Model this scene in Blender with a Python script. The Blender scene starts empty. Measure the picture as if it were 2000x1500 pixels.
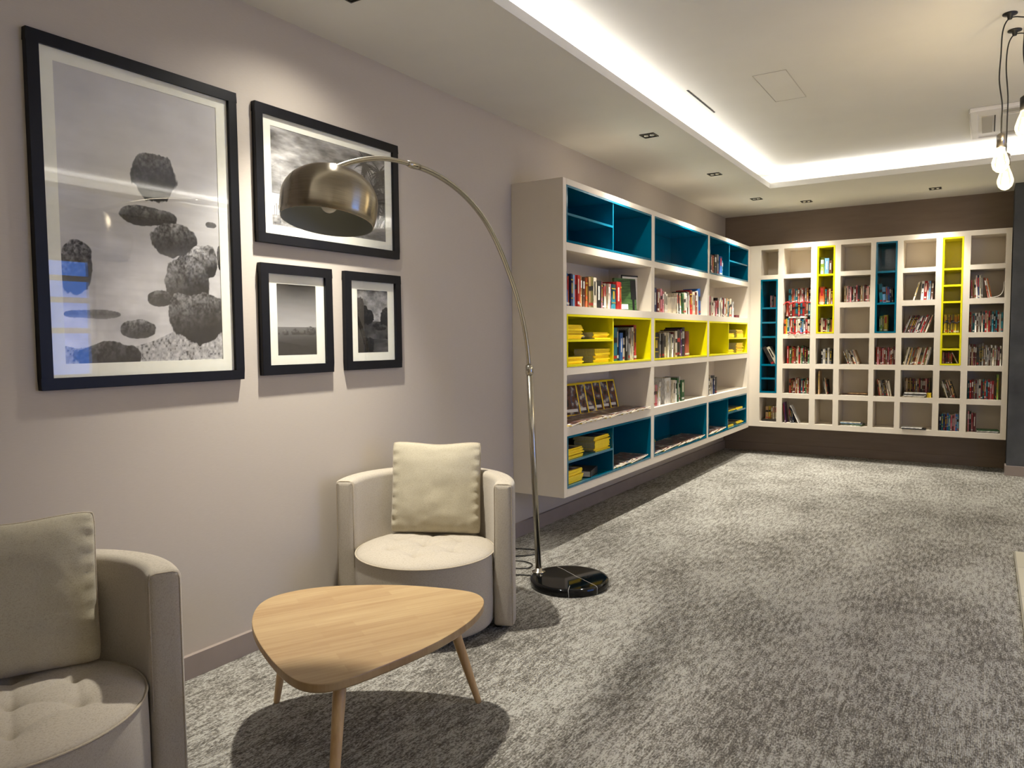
import bpy, bmesh, math, random
import numpy as np
from mathutils import Vector, Matrix
rnd = random.Random(7)
S = bpy.context.scene
COL = S.collection
PI = math.pi

# ------------------------------------------------------------------ camera
CAM = Vector((2.806, 0.0, 1.42))
RIGHT = Vector((0.842984, 0.53787742, -0.00811468))
DOWN = Vector((0.02597222, -0.05576267, -0.99810619))
FWD = Vector((-0.53731128, 0.8411768, -0.06097691))
cd = bpy.data.cameras.new('camera')
cam = bpy.data.objects.new('camera', cd)
COL.objects.link(cam)
m = Matrix((RIGHT, -DOWN, -FWD)).transposed().to_4x4()
m.translation = CAM
cam.matrix_world = m
cd.sensor_width = 36.0
cd.lens = 1448.15 / 2000 * 36
cd.clip_start = 0.05
S.camera = cam

# ------------------------------------------------------------------ world, colour management
w = bpy.data.worlds.new('dusk_sky')
S.world = w
w.use_nodes = True
bg = w.node_tree.nodes['Background']
bg.inputs[0].default_value = (0.10, 0.24, 0.75, 1)
bg.inputs[1].default_value = 2.9
S.view_settings.view_transform = 'Standard'
S.view_settings.look = 'None'
S.view_settings.gamma = 1
S.view_settings.exposure = 1.15
S.view_settings.use_curve_mapping = False
S.cycles.max_bounces = 8
S.cycles.diffuse_bounces = 5
S.cycles.use_denoising = True
S.cycles.sample_clamp_indirect = 6

# ------------------------------------------------------------------ lamps of the room, and added fill spots
def area(name, loc, rot, sx, sy, power, col):
    l = bpy.data.lights.new(name, 'AREA')
    l.shape = 'RECTANGLE'; l.size = sx; l.size_y = sy; l.energy = power; l.color = col
    o = bpy.data.objects.new(name, l); COL.objects.link(o)
    o.location = loc; o.rotation_euler = rot
    return o
LED = (0.98, 0.97, 1.0)
LEDP = 2.15        # watts per metre
UP = (PI, 0, 0)
CX0, CX1, CY0, CY1 = 0.925, 4.85, -0.8, 7.82     # coffer opening
area('cove_led', (CX0-0.11, (CY0+CY1)/2, 2.985), UP, 0.02, CY1-CY0, LEDP*(CY1-CY0), LED)
area('cove_led', (CX1+0.11, (CY0+CY1)/2, 2.985), UP, 0.02, CY1-CY0, LEDP*(CY1-CY0), LED)
area('cove_led', ((CX0+CX1)/2, CY1+0.11, 2.985), UP, CX1-CX0, 0.02, LEDP*(CX1-CX0), LED)
area('cove_led', ((CX0+CX1)/2, CY0-0.11, 2.985), UP, CX1-CX0, 0.02, LEDP*(CX1-CX0), LED)
def spot(loc, power, angle=100, blend=1.0, col=(1.0, 0.945, 0.845), aim=None, r=0.038):
    l = bpy.data.lights.new('spot_lamp', 'SPOT')
    l.energy = power; l.spot_size = math.radians(angle); l.spot_blend = blend
    l.color = col; l.shadow_soft_size = r
    o = bpy.data.objects.new('spot_lamp', l); COL.objects.link(o)
    o.location = loc
    if aim:
        d = Vector(aim) - Vector(loc)
        o.rotation_euler = d.to_track_quat('-Z', 'Y').to_euler()
    return o
DOWNLIGHTS = [(0.45, 2.42, 178), (0.665, 5.264, 135), (0.665, 6.84, 135), (0.665, 8.31, 135), (1.088, 8.79, 90), (2.331, 8.79, 85)]
FILL_SPOTS = [(5.2, 2.1), (4.4, -0.9), (5.2, 3.7), (5.2, 5.26), (5.2, 6.84), (5.2, 8.31)]     # unseen spots added to lift the room's ambient light, without fittings
for k, (x, y, p) in enumerate(DOWNLIGHTS):
    spot((x, y, 2.885), p, angle=82)
    spot((x, y, 2.885), p*(.10 if k == 0 else .12), angle=150)          # faint spill outside the beam
for x, y in FILL_SPOTS:
    spot((x, y, 2.885), 90, angle=120)

# ------------------------------------------------------------------ helpers
def prop(o, label=None, cat=None, group=None, kind=None):
    if label: o['label'] = label
    if cat: o['category'] = cat
    if group: o['group'] = group
    if kind: o['kind'] = kind
    return o
def thing(name, label, cat, loc=(0, 0, 0), rz=0.0, group=None):
    o = bpy.data.objects.new(name, None); COL.objects.link(o)
    o.empty_display_size = 0.1
    o.location = loc; o.rotation_euler = (0, 0, rz)
    return prop(o, label, cat, group)
class MB:
    def __init__(s):
        s.v = []; s.f = []; s.m = []; s.sm = []
    def add(s, vs, fs, mi=0, smooth=False):
        b = len(s.v); s.v += [tuple(v) for v in vs]
        for f in fs:
            s.f.append(tuple(i + b for i in f)); s.m.append(mi); s.sm.append(smooth)
        return s
    def box(s, x0, x1, y0, y1, z0, z1, mi=0):
        vs = [(x0, y0, z0), (x1, y0, z0), (x1, y1, z0), (x0, y1, z0), (x0, y0, z1), (x1, y0, z1), (x1, y1, z1), (x0, y1, z1)]
        return s.add(vs, [(0, 3, 2, 1), (4, 5, 6, 7), (0, 1, 5, 4), (1, 2, 6, 5), (2, 3, 7, 6), (3, 0, 4, 7)], mi)
    def tube(s, pts, r, n=12, mi=0, caps=True, closed=False):
        pts = [Vector(p) for p in pts]; N = len(pts)
        rs = r if isinstance(r, (list, tuple)) else [r]*N
        t0 = (pts[1]-pts[0]).normalized()
        a = Vector((0, 0, 1)) if abs(t0.z) < .9 else Vector((1, 0, 0))
        nrm = (a - t0*a.dot(t0)).normalized()
        vs = []
        for i, p in enumerate(pts):
            if closed: t = (pts[(i+1) % N]-pts[i-1]).normalized()
            else: t = (pts[min(i+1, N-1)]-pts[max(i-1, 0)]).normalized()
            nrm = (nrm - t*nrm.dot(t)).normalized(); b = t.cross(nrm)
            for k in range(n):
                q = 2*PI*k/n
                vs.append(p + (nrm*math.cos(q)+b*math.sin(q))*rs[i])
        fs = []
        for i in range(N if closed else N-1):
            j = (i+1) % N
            for k in range(n):
                k2 = (k+1) % n
                fs.append((i*n+k, i*n+k2, j*n+k2, j*n+k))
        s.add(vs, fs, mi, True)
        if caps and not closed:
            s.add(vs[:n], [tuple(reversed(range(n)))], mi); s.add(vs[-n:], [tuple(range(n))], mi)
        return s
    def lathe(s, prof, n=48, c=(0, 0, 0), mi=0, smooth=True):
        vs = []; fs = []
        for (r, z) in prof:
            for k in range(n):
                q = 2*PI*k/n
                vs.append((c[0]+r*math.cos(q), c[1]+r*math.sin(q), c[2]+z))
        for i in range(len(prof)-1):
            for k in range(n):
                k2 = (k+1) % n
                fs.append((i*n+k, i*n+k2, (i+1)*n+k2, (i+1)*n+k))
        s.add(vs, fs, mi, smooth)
        return s
    def mesh(s, name, mats):
        me = bpy.data.meshes.new(name)
        me.from_pydata(s.v, [], s.f)
        for mt in (mats if isinstance(mats, (list, tuple)) else [mats]): me.materials.append(mt)
        me.polygons.foreach_set('material_index', s.m)
        me.polygons.foreach_set('use_smooth', s.sm)
        me.update()
        return me
    def obj(s, name, mats, parent=None, bevel=0, seg=2, fix=True):
        me = s.mesh(name, mats)
        if fix:
            b = bmesh.new(); b.from_mesh(me)
            bmesh.ops.remove_doubles(b, verts=b.verts, dist=1e-6)
            bmesh.ops.recalc_face_normals(b, faces=b.faces)
            b.to_mesh(me); b.free()
        o = bpy.data.objects.new(name, me); COL.objects.link(o)
        if parent: o.parent = parent
        if bevel:
            md = o.modifiers.new('bevel', 'BEVEL'); md.width = bevel; md.segments = seg; md.limit_method = 'ANGLE'; md.angle_limit = math.radians(40)
            md.harden_normals = False
        return o
def struct(o): o['kind'] = 'structure'; return o

# ------------------------------------------------------------------ materials
def srgb(r, g, b):
    f = lambda c: (c/255/12.92) if c/255 <= .04045 else ((c/255+.055)/1.055)**2.4
    return (f(r), f(g), f(b), 1)
def mat(name, col, rough=.6, metal=0, spec=.5, coat=0):
    mt = bpy.data.materials.new(name); mt.use_nodes = True
    p = mt.node_tree.nodes['Principled BSDF']
    p.inputs['Base Color'].default_value = col; p.inputs['Roughness'].default_value = rough
    p.inputs['Metallic'].default_value = metal; p.inputs['Specular IOR Level'].default_value = spec
    p.inputs['Coat Weight'].default_value = coat
    return mt
def N(mt, t, **kw):
    n = mt.node_tree.nodes.new(t)
    for k, v in kw.items():
        if k in n.inputs: n.inputs[k].default_value = v
        else: setattr(n, k, v)
    return n
def L(mt, a, b): mt.node_tree.links.new(a, b)
def P(mt): return mt.node_tree.nodes['Principled BSDF']
def coords(mt, scale=(1, 1, 1), rot=(0, 0, 0), kind='Object'):
    tc = N(mt, 'ShaderNodeTexCoord'); mp = N(mt, 'ShaderNodeMapping')
    mp.inputs['Scale'].default_value = scale; mp.inputs['Rotation'].default_value = rot
    L(mt, tc.outputs[kind], mp.inputs[0]); return mp.outputs[0]
def ramp(mt, fac, stops):
    r = N(mt, 'ShaderNodeValToRGB'); e = r.color_ramp.elements
    e[0].position, e[0].color = stops[0]; e[1].position, e[1].color = stops[-1]
    for p_, c in stops[1:-1]:
        q = e.new(p_); q.color = c
    L(mt, fac, r.inputs[0]); return r.outputs[0]
def noise(mt, vec, scale, detail=4, rough=.5):
    n = N(mt, 'ShaderNodeTexNoise'); n.inputs['Scale'].default_value = scale; n.inputs['Detail'].default_value = detail
    n.inputs['Roughness'].default_value = rough; L(mt, vec, n.inputs['Vector']); return n.outputs['Fac']
def bump(mt, h, strength=.3, dist=.002):
    b = N(mt, 'ShaderNodeBump'); b.inputs['Strength'].default_value = strength; b.inputs['Distance'].default_value = dist
    L(mt, h, b.inputs['Height']); L(mt, b.outputs[0], P(mt).inputs['Normal'])
def mix(mt, fac, a, b, mode='MIX'):
    n = N(mt, 'ShaderNodeMix', data_type='RGBA', blend_type=mode)
    if isinstance(fac, (int, float)): n.inputs[0].default_value = fac
    else: L(mt, fac, n.inputs[0])
    for k, v in ((6, a), (7, b)):
        if isinstance(v, tuple): n.inputs[k].default_value = v
        else: L(mt, v, n.inputs[k])
    return n.outputs[2]

def noisy(name, c1, c2, scale, rough, sc=(1, 1, 1), bs=.2, bd=.001, spec=.4, detail=4):
    mt = mat(name, c1, rough, spec=spec)
    v = coords(mt, sc); f = noise(mt, v, scale, detail)
    L(mt, ramp(mt, f, [(.3, c1), (.7, c2)]), P(mt).inputs['Base Color'])
    bump(mt, f, bs, bd)
    return mt
M_wall = mat('taupe_wallpaper', srgb(186, 173, 162), .55, spec=.25)
v = coords(M_wall, (1, 1, 18)); f = noise(M_wall, v, 30, 5)
v2 = coords(M_wall, (1, 1, 1)); f2 = noise(M_wall, v2, 1.3, 3)
c = ramp(M_wall, f, [(.3, srgb(184, 174, 161)), (.7, srgb(192, 183, 171))])
L(M_wall, mix(M_wall, f2, c, srgb(186, 177, 165)), P(M_wall).inputs['Base Color']); bump(M_wall, f, .15, .001)
M_wfar = noisy('brown_wallpaper', srgb(120, 104, 88), srgb(126, 110, 94), 4, .6, (1, 1, 6), .08)
M_ceil = noisy('ceiling_paint', srgb(214, 211, 202), srgb(218, 215, 206), 3, .8, bs=.05)
M_white = noisy('white_paint', srgb(232, 228, 222), srgb(238, 234, 228), 5, .55, bs=.03)
M_base = noisy('taupe_baseboard', srgb(140, 128, 120), srgb(148, 135, 127), 6, .45, bs=.05)
M_dark = noisy('dark_plaster', srgb(52, 54, 58), srgb(84, 86, 88), 3.5, .6, (1, 1, 1), .4, .004, detail=8)
M_case = noisy('beige_laminate', srgb(214, 204, 186), srgb(220, 210, 193), 2, .42, bs=.02)
M_teal = mat('teal_lacquer', srgb(0, 94, 118), .10, spec=.5)
M_yel = mat('yellow_lacquer', srgb(222, 212, 16), .22, spec=.5)
M_black = noisy('black_frame_wood', srgb(9, 10, 15), srgb(15, 16, 22), 20, .42, (1, 1, .2), .1, spec=.25)
M_mat = noisy('cream_mount_board', srgb(240, 239, 222), srgb(244, 243, 228), 40, .8, bs=.05)
M_met = mat('brushed_steel', srgb(176, 170, 156), .22, 1)
f = noise(M_met, coords(M_met, (1, 1, 60)), 30, 3); bump(M_met, f, .05, .0005)
M_shade = mat('brushed_bronze_metal', srgb(158, 149, 132), .26, 1)
P(M_shade).inputs['Anisotropic'].default_value = .9; P(M_shade).inputs['Anisotropic Rotation'].default_value = .25
v = coords(M_shade, (1, 1, 90)); f = noise(M_shade, v, 14, 3)
L(M_shade, ramp(M_shade, f, [(.3, srgb(150, 140, 121)), (.7, srgb(172, 162, 143))]), P(M_shade).inputs['Base Color'])
tg = N(M_shade, 'ShaderNodeTangent'); tg.direction_type = 'RADIAL'; tg.axis = 'Z'; L(M_shade, tg.outputs[0], P(M_shade).inputs['Tangent'])
M_shin = mat('shade_lining', srgb(176, 178, 170), .5, .3)
M_marble = mat('black_marble', srgb(9, 10, 11), .07, spec=.3)
M_cord = mat('black_cord', srgb(16, 15, 15), .5)
M_socket = mat('dark_socket', srgb(60, 56, 50), .35, .7)
M_brass = mat('grey_steel_socket', srgb(150, 143, 132), .3, 1)
M_page = noisy('paper_pages', srgb(222, 212, 190), srgb(200, 190, 168), 60, .8, (1, 1, 1), .2)
M_wood = mat('light_oak', srgb(206, 166, 110), .38, spec=.4)
M_rub = mat('ribbon_red', srgb(200, 24, 22), .5)
M_glassb = bpy.data.materials.new('bulb_glass'); M_glassb.use_nodes = True
nt = M_glassb.node_tree; nt.nodes.clear()
o_ = nt.nodes.new('ShaderNodeOutputMaterial'); tr = nt.nodes.new('ShaderNodeBsdfTransparent'); gl = nt.nodes.new('ShaderNodeBsdfGlossy')
gl.inputs['Roughness'].default_value = .03; tr.inputs[0].default_value = (1, .93, .78, 1)
fr = nt.nodes.new('ShaderNodeFresnel'); fr.inputs[0].default_value = 1.5; mx = nt.nodes.new('ShaderNodeMixShader')
nt.links.new(fr.outputs[0], mx.inputs[0]); nt.links.new(tr.outputs[0], mx.inputs[1]); nt.links.new(gl.outputs[0], mx.inputs[2])
em = nt.nodes.new('ShaderNodeEmission'); em.inputs[0].default_value = (1, .84, .52, 1); em.inputs[1].default_value = .28; as_ = nt.nodes.new('ShaderNodeAddShader')
nt.links.new(mx.outputs[0], as_.inputs[0]); nt.links.new(em.outputs[0], as_.inputs[1]); nt.links.new(as_.outputs[0], o_.inputs[0])
M_pane = bpy.data.materials.new('picture_glass'); M_pane.use_nodes = True
nt = M_pane.node_tree; nt.nodes.clear()
o_ = nt.nodes.new('ShaderNodeOutputMaterial'); tr = nt.nodes.new('ShaderNodeBsdfTransparent'); gl = nt.nodes.new('ShaderNodeBsdfGlossy')
gl.inputs['Roughness'].default_value = .0
fr = nt.nodes.new('ShaderNodeFresnel'); fr.inputs[0].default_value = 1.5; mx = nt.nodes.new('ShaderNodeMixShader')
ad = nt.nodes.new('ShaderNodeMath'); ad.operation = 'MINIMUM'; ad.inputs[1].default_value = .11
nt.links.new(fr.outputs[0], ad.inputs[0]); nt.links.new(ad.outputs[0], mx.inputs[0]); nt.links.new(tr.outputs[0], mx.inputs[1]); nt.links.new(gl.outputs[0], mx.inputs[2]); nt.links.new(mx.outputs[0], o_.inputs[0])
def emis(name, col, st):
    mt = bpy.data.materials.new(name); mt.use_nodes = True; p = P(mt)
    p.inputs['Base Color'].default_value = (0, 0, 0, 1)
    p.inputs['Emission Color'].default_value = col; p.inputs['Emission Strength'].default_value = st
    return mt
M_fil = emis('glowing_filament', (1, .72, .36, 1), 60)
M_lens = emis('downlight_lens', (1, .9, .72, 1), 3)

# carpet
M_carpet = mat('heathered_carpet', srgb(130, 125, 112), .95, spec=.1)
vA = coords(M_carpet, (1, .30, 1)); vB = coords(M_carpet, (1, .22, 1))
nBig = noise(M_carpet, coords(M_carpet, (1, .5, 1)), 2.6, 3, .55)
nMid = noise(M_carpet, coords(M_carpet, (1, .22, 1)), 54, 4, .7)
nFine = noise(M_carpet, coords(M_carpet, (1, .45, 1)), 170, 2, .6)
def mth(mt, op, a, b=None, c=None):
    n = N(mt, 'ShaderNodeMath', operation=op)
    for i, q in enumerate((a, b, c)):
        if q is None: continue
        if isinstance(q, (int, float)): n.inputs[i].default_value = q
        else: L(mt, q, n.inputs[i])
    return n.outputs[0]
t = mth(M_carpet, 'MULTIPLY_ADD', nBig, .30, mth(M_carpet, 'MULTIPLY_ADD', nMid, .66, mth(M_carpet, 'MULTIPLY', nFine, .66)))
c = ramp(M_carpet, t, [(.67, srgb(84, 81, 74)), (.78, srgb(124, 120, 112)), (.90, srgb(172, 170, 161))])
L(M_carpet, c, P(M_carpet).inputs['Base Color'])
wv = N(M_carpet, 'ShaderNodeTexWave'); wv.inputs['Scale'].default_value = 60; wv.inputs['Distortion'].default_value = 3; wv.bands_direction = 'X'
L(M_carpet, coords(M_carpet), wv.inputs['Vector'])
hh = mth(M_carpet, 'ADD', wv.outputs['Fac'], nFine)
bump(M_carpet, hh, .5, .004)

# fabric
def fabric(name, c1, c2):
    mt = mat(name, c1, .85, spec=.2)
    a = noise(mt, coords(mt, (1, 1, 9)), 160, 3); b = noise(mt, coords(mt, (9, 9, 1)), 160, 3)
    s = mth(mt, 'ADD', a, b)
    L(mt, ramp(mt, s, [(.75, c1), (1.25, c2)]), P(mt).inputs['Base Color'])
    P(mt).inputs['Sheen Weight'].default_value = .2
    bump(mt, s, .35, .0015); return mt
M_fab = fabric('beige_linen', srgb(148, 138, 122), srgb(178, 169, 153))
M_pipe = fabric('beige_piping', srgb(150, 138, 118), srgb(178, 166, 145))
M_cush = fabric('cream_linen', srgb(146, 137, 116), srgb(178, 170, 148))

# table top wood, staves along the grain
v = coords(M_wood, (1, 1, 1), (0, 0, -math.radians(61)))
br = N(M_wood, 'ShaderNodeTexBrick'); L(M_wood, v, br.inputs['Vector'])
br.inputs['Scale'].default_value = 1; br.inputs['Brick Width'].default_value = .34; br.inputs['Row Height'].default_value = .048
br.inputs['Mortar Size'].default_value = 0; br.inputs['Color1'].default_value = srgb(172, 146, 105); br.inputs['Color2'].default_value = srgb(146, 114, 76)
br.offset = .37; br.inputs['Bias'].default_value = -.1
vv = coords(M_wood, (3, 55, 3), (0, 0, 0))
v3 = N(M_wood, 'ShaderNodeMapping'); L(M_wood, v, v3.inputs[0]); v3.inputs['Scale'].default_value = (3, 60, 3)
g = noise(M_wood, v3.outputs[0], 1.0, 6, .6)
gc = ramp(M_wood, g, [(.3, srgb(142, 110, 72)), (.65, srgb(174, 150, 112))])
L(M_wood, mix(M_wood, .5, br.outputs[0], gc), P(M_wood).inputs['Base Color']); bump(M_wood, g, .08, .0006)
M_leg = mat('light_oak_leg', srgb(200, 158, 102), .4)
g = noise(M_leg, coords(M_leg, (40, 40, 2)), 1.0, 5); L(M_leg, ramp(M_leg, g, [(.3, srgb(176, 142, 96)), (.7, srgb(206, 174, 126))]), P(M_leg).inputs['Base Color'])

# marble veins
VA, VB = (-.03, .19), (.39, -.05)      # ends of the long white vein on the lamp base
vp = coords(M_marble); nn = N(M_marble, 'ShaderNodeTexNoise'); nn.inputs['Scale'].default_value = 14; nn.inputs['Detail'].default_value = 4
L(M_marble, vp, nn.inputs['Vector']); sx = N(M_marble, 'ShaderNodeSeparateXYZ'); L(M_marble, vp, sx.inputs[0])
wob = mth(M_marble, 'MULTIPLY_ADD', nn.outputs['Fac'], .022, -.011)
def vein(ax, ay, bx, by, wd):
    dx, dy = bx-ax, by-ay; l = math.hypot(dx, dy); nx, ny = -dy/l, dx/l
    d = mth(M_marble, 'MULTIPLY_ADD', sx.outputs[0], nx, mth(M_marble, 'MULTIPLY_ADD', sx.outputs[1], ny, mth(M_marble, 'ADD', wob, -(nx*ax+ny*ay))))
    return mth(M_marble, 'LESS_THAN', mth(M_marble, 'ABSOLUTE', d), wd)
v1 = vein(VA[0], VA[1], VB[0], VB[1], .0011); v2 = mth(M_marble, 'MULTIPLY', vein(.277, -.134, .31, -.22, .0012), mth(M_marble, 'LESS_THAN', sx.outputs[1], -.125))
vs_ = mth(M_marble, 'MAXIMUM', v1, v2)
L(M_marble, mix(M_marble, vs_, srgb(9, 10, 11), srgb(170, 170, 165)), P(M_marble).inputs['Base Color'])

# ------------------------------------------------------------------ room shell
XW, Y0, Y1 = 5.8, -1.6, 9.42
ZC, ZU, LIP = 2.915, 3.10, 0.052
struct(MB().box(-.1, XW+.1, Y0-.1, Y1+.1, -.1, 0).obj('floor', M_carpet))
struct(MB().box(-.12, 0, Y0-.1, Y1+.1, 0, 3.2).obj('wall_left', M_wall))
struct(MB().box(0, XW+.1, Y1, Y1+.12, 0, 3.2).obj('wall_far', M_wfar))
struct(MB().box(0, XW, Y0-.12, Y0, 0, 3.2).obj('wall_near', M_wall))
# right wall with a window opening (daylight at dusk)
WY0, WY1, WZ0, WZ1 = 2.7, 4.62, .25, 2.38
b = MB(); b.box(XW, XW+.12, Y0, WY0, 0, 3.2); b.box(XW, XW+.12, WY1, Y1, 0, 3.2); b.box(XW, XW+.12, WY0, WY1, 0, WZ0); b.box(XW, XW+.12, WY0, WY1, WZ1, 3.2)
struct(b.obj('wall_right', M_wall))
b = MB()
for y in (WY0, (WY0+WY1)/2-.03, WY1-.06): b.box(XW+.03, XW+.09, y, y+.06, WZ0, WZ1)
for z in (WZ0, 1.0, 1.52, 1.86, 2.1, WZ1-.06): b.box(XW+.035, XW+.085, WY0, WY1, z, z+.06)
wf = struct(b.obj('window_1', M_white))
MB().box(XW+.055, XW+.06, WY0, WY1, WZ0, WZ1).obj('pane', M_pane, wf)
struct(MB().box(0, XW, Y0, Y1, ZU, 3.2).obj('ceiling', M_ceil))
b = MB()   # lowered soffit around the coffer with its lip
b.box(0, CX0, Y0, Y1, ZC, ZC+LIP); b.box(CX1, XW, Y0, Y1, ZC, ZC+LIP); b.box(CX0, CX1, CY1, Y1, ZC, ZC+LIP); b.box(CX0, CX1, Y0, CY0, ZC, ZC+LIP)
struct(b.obj('ceiling', M_ceil))
# back of the light recess
b = MB(); r_ = .26
b.box(CX0-r_-.02, CX0-r_, CY0-r_, CY1+r_, ZC+LIP, ZU); b.box(CX1+r_, CX1+r_+.02, CY0-r_, CY1+r_, ZC+LIP, ZU)
b.box(CX0-r_, CX1+r_, CY1+r_, CY1+r_+.02, ZC+LIP, ZU); b.box(CX0-r_, CX1+r_, CY0-r_-.02, CY0-r_, ZC+LIP, ZU)
struct(b.obj('trim_1', M_ceil))
# baseboards
struct(MB().box(0, .022, Y0, Y1, 0, .10).obj('baseboard_left', M_base, bevel=.001))
struct(MB().box(.022, 3.01, Y1-.014, Y1, 0, .10).obj('baseboard_far', M_wfar, bevel=.002))
# dark plaster wall standing forward on the right of the far bookcase
struct(MB().box(3.012, XW, 8.95, Y1, 0, ZC).obj('wall_dark', M_dark))
struct(MB().box(2.998, XW, 8.932, 8.95, 0, .10).box(2.998, 3.012, 8.95, 9.10, 0, .10).obj('baseboard_dark', M_base, bevel=.002))
# pale tiled floor patch along the right edge
M_tile = mat('pale_floor_tile', srgb(196, 190, 170), .3)
br = N(M_tile, 'ShaderNodeTexBrick'); L(M_tile, coords(M_tile), br.inputs['Vector']); br.inputs['Scale'].default_value = 1
br.inputs['Brick Width'].default_value = .6; br.inputs['Row Height'].default_value = .6; br.offset = 0; br.inputs['Mortar Size'].default_value = .004
br.inputs['Color1'].default_value = srgb(200, 195, 176); br.inputs['Color2'].default_value = srgb(188, 182, 162); br.inputs['Mortar'].default_value = srgb(150, 145, 130)
L(M_tile, br.outputs[0], P(M_tile).inputs['Base Color'])
struct(MB().box(2.995, XW, -1.0, 5.79, 0, .006).obj('floor', M_tile))
# ceiling slot and hatch
M_slot = mat('dark_slot', srgb(50, 48, 46), .8)
M_line = mat('grey_joint', srgb(186, 181, 170), .8)
sl = MB().box(1.042, 1.052, 5.0, 5.6, ZU-.003, ZU).obj('air_slot', M_slot); prop(sl, 'thin dark linear air slot in raised ceiling', 'vent')
b = MB()
for a in ((1.49, 1.70, 4.97, 4.973), (1.49, 1.70, 5.597, 5.60), (1.49, 1.493, 4.97, 5.60), (1.697, 1.70, 4.97, 5.60)): b.box(a[0], a[1], a[2], a[3], ZU-.003, ZU)
hp = thing('access_hatch', 'flush square access hatch outlined in raised ceiling', 'hatch', (1.595, 5.285, ZU))
pl = MB().box(-.1, .1, -.31, .31, -.002, 0).obj('panel', M_ceil, hp)
o = b.obj('joint', M_line); o.parent = hp; o.matrix_parent_inverse = Matrix.Translation((-1.595, -5.285, -ZU))

# ceiling cassette air conditioner
ac = thing('ceiling_air_conditioner', 'white square cassette air conditioner in ceiling behind the hanging bulbs', 'air conditioner', (3.13, 7.05, ZU))
def frame_ring(x0, x1, y0, y1, z0, z1, t):
    q = MB(); q.box(x0, x1, y0, y0+t, z0, z1); q.box(x0, x1, y1-t, y1, z0, z1); q.box(x0, x0+t, y0+t, y1-t, z0, z1); q.box(x1-t, x1, y0+t, y1-t, z0, z1); return q
frame_ring(-.47, .47, -.47, .47, -.03, 0, .05).obj('casing', M_white, ac, bevel=.006)
MB().box(-.42, .42, -.42, .42, -.022, 0).obj('panel', M_white, ac)
MB().box(-.27, .27, -.27, .27, -.034, -.022).obj('grille', M_ceil, ac, bevel=.004)
for s in (-1, 1):
    MB().box(s*.36-.035, s*.36+.035, -.26, .26, -.030, -.022).obj('louver', M_slot if 0 else M_line, ac)
    MB().box(-.26, .26, s*.36-.035, s*.36+.035, -.030, -.022).obj('louver', M_line, ac)
    MB().box(s*.31-.004, s*.31+.004, -.26, .26, -.027, -.021).obj('slot', M_slot, ac)

# ------------------------------------------------------------------ downlights
DL = ['above the framed pictures', 'nearest of the row above the long bookcase', 'middle of the row above the long bookcase', 'farthest of the row above the long bookcase', 'above the left part of the far bookcase', 'above the right part of the far bookcase']
M_trim = mat('dark_steel_trim', srgb(70, 68, 64), .35, .8)
M_refl = mat('bright_reflector', srgb(200, 198, 192), .15, 1)
for (x, y, p), d in zip(DOWNLIGHTS, DL):
    t = thing('downlight', 'small square recessed twin downlight ' + d, 'light fitting', (x, y, ZC), 0, 'square ceiling downlights')
    frame_ring(-.055, .055, -.055, .055, -.006, 0, .008).obj('trim_ring', M_trim, t)
    MB().box(-.047, .047, -.047, .047, -.0015, 0).obj('recess', M_slot, t)
    for s in (-1, 1):
        MB().lathe([(.0, -.004), (.010, -.004), (.012, -.006), (.017, -.007), (.019, -.0015)], 20, (s*.023, 0, 0)).obj('reflector', M_refl, t)

# ------------------------------------------------------------------ black and white prints (painted into a fine grid of vertex colours: they are printed photographs)
rng = np.random.default_rng(5)
def vnoise(h, w_, fy, fx, seed):
    r = np.random.default_rng(seed); g = r.random((int(fy)+3, int(fx)+3))
    y = np.linspace(0, fy, h); x = np.linspace(0, fx, w_)
    yi = y.astype(int); xi = x.astype(int); ty = y-yi; tx = x-xi
    ty = ty*ty*(3-2*ty); tx = tx*tx*(3-2*tx)
    a = g[yi][:, xi]; b_ = g[yi][:, xi+1]; c_ = g[yi+1][:, xi]; d_ = g[yi+1][:, xi+1]
    return (a*(1-tx)+b_*tx)*(1-ty)[:, None]+(c_*(1-tx)+d_*tx)*ty[:, None]
def fbm(h, w_, fy, fx, seed, o=5):
    s = 0; a = .5; t_ = 0
    for k in range(o):
        s = s+a*vnoise(h, w_, fy*2**k, fx*2**k, seed+k*17); t_ += a; a *= .55
    return s/t_
def rock(img, U, V, cu, cv, ru, rv, seed, dark=.10, light=.42, flat=1.0, fog=.0, asp=1.0, pw=2.4):
    h, w_ = img.shape; n = (fbm(h, w_, 9, 9, seed, 5)-.5)*1.15
    n2 = np.clip((fbm(h, w_, 110, 80, seed+3, 3)-.5)*1.5+(fbm(h, w_, 30, 22, seed+5, 3)-.5)*1.1+.5, 0, 1)
    du = (U-cu)/ru; dv = (V-cv)/rv
    dv2 = np.where(dv < 0, dv*flat, dv)
    d = (np.abs(du)**pw+np.abs(dv2)**pw)**(1/pw)+n*.55
    msk = np.clip((1-d)/.035, 0, 1)
    sh = dark+(light-dark)*np.clip(dv*.55+.35-du*.15, 0, 1)*(.25+1.3*n2)+(n2-.5)*.05
    if fog: sh = sh+fog*np.clip(-dv*1.0, 0, 1)
    img[:] = img*(1-msk)+sh*msk
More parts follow.
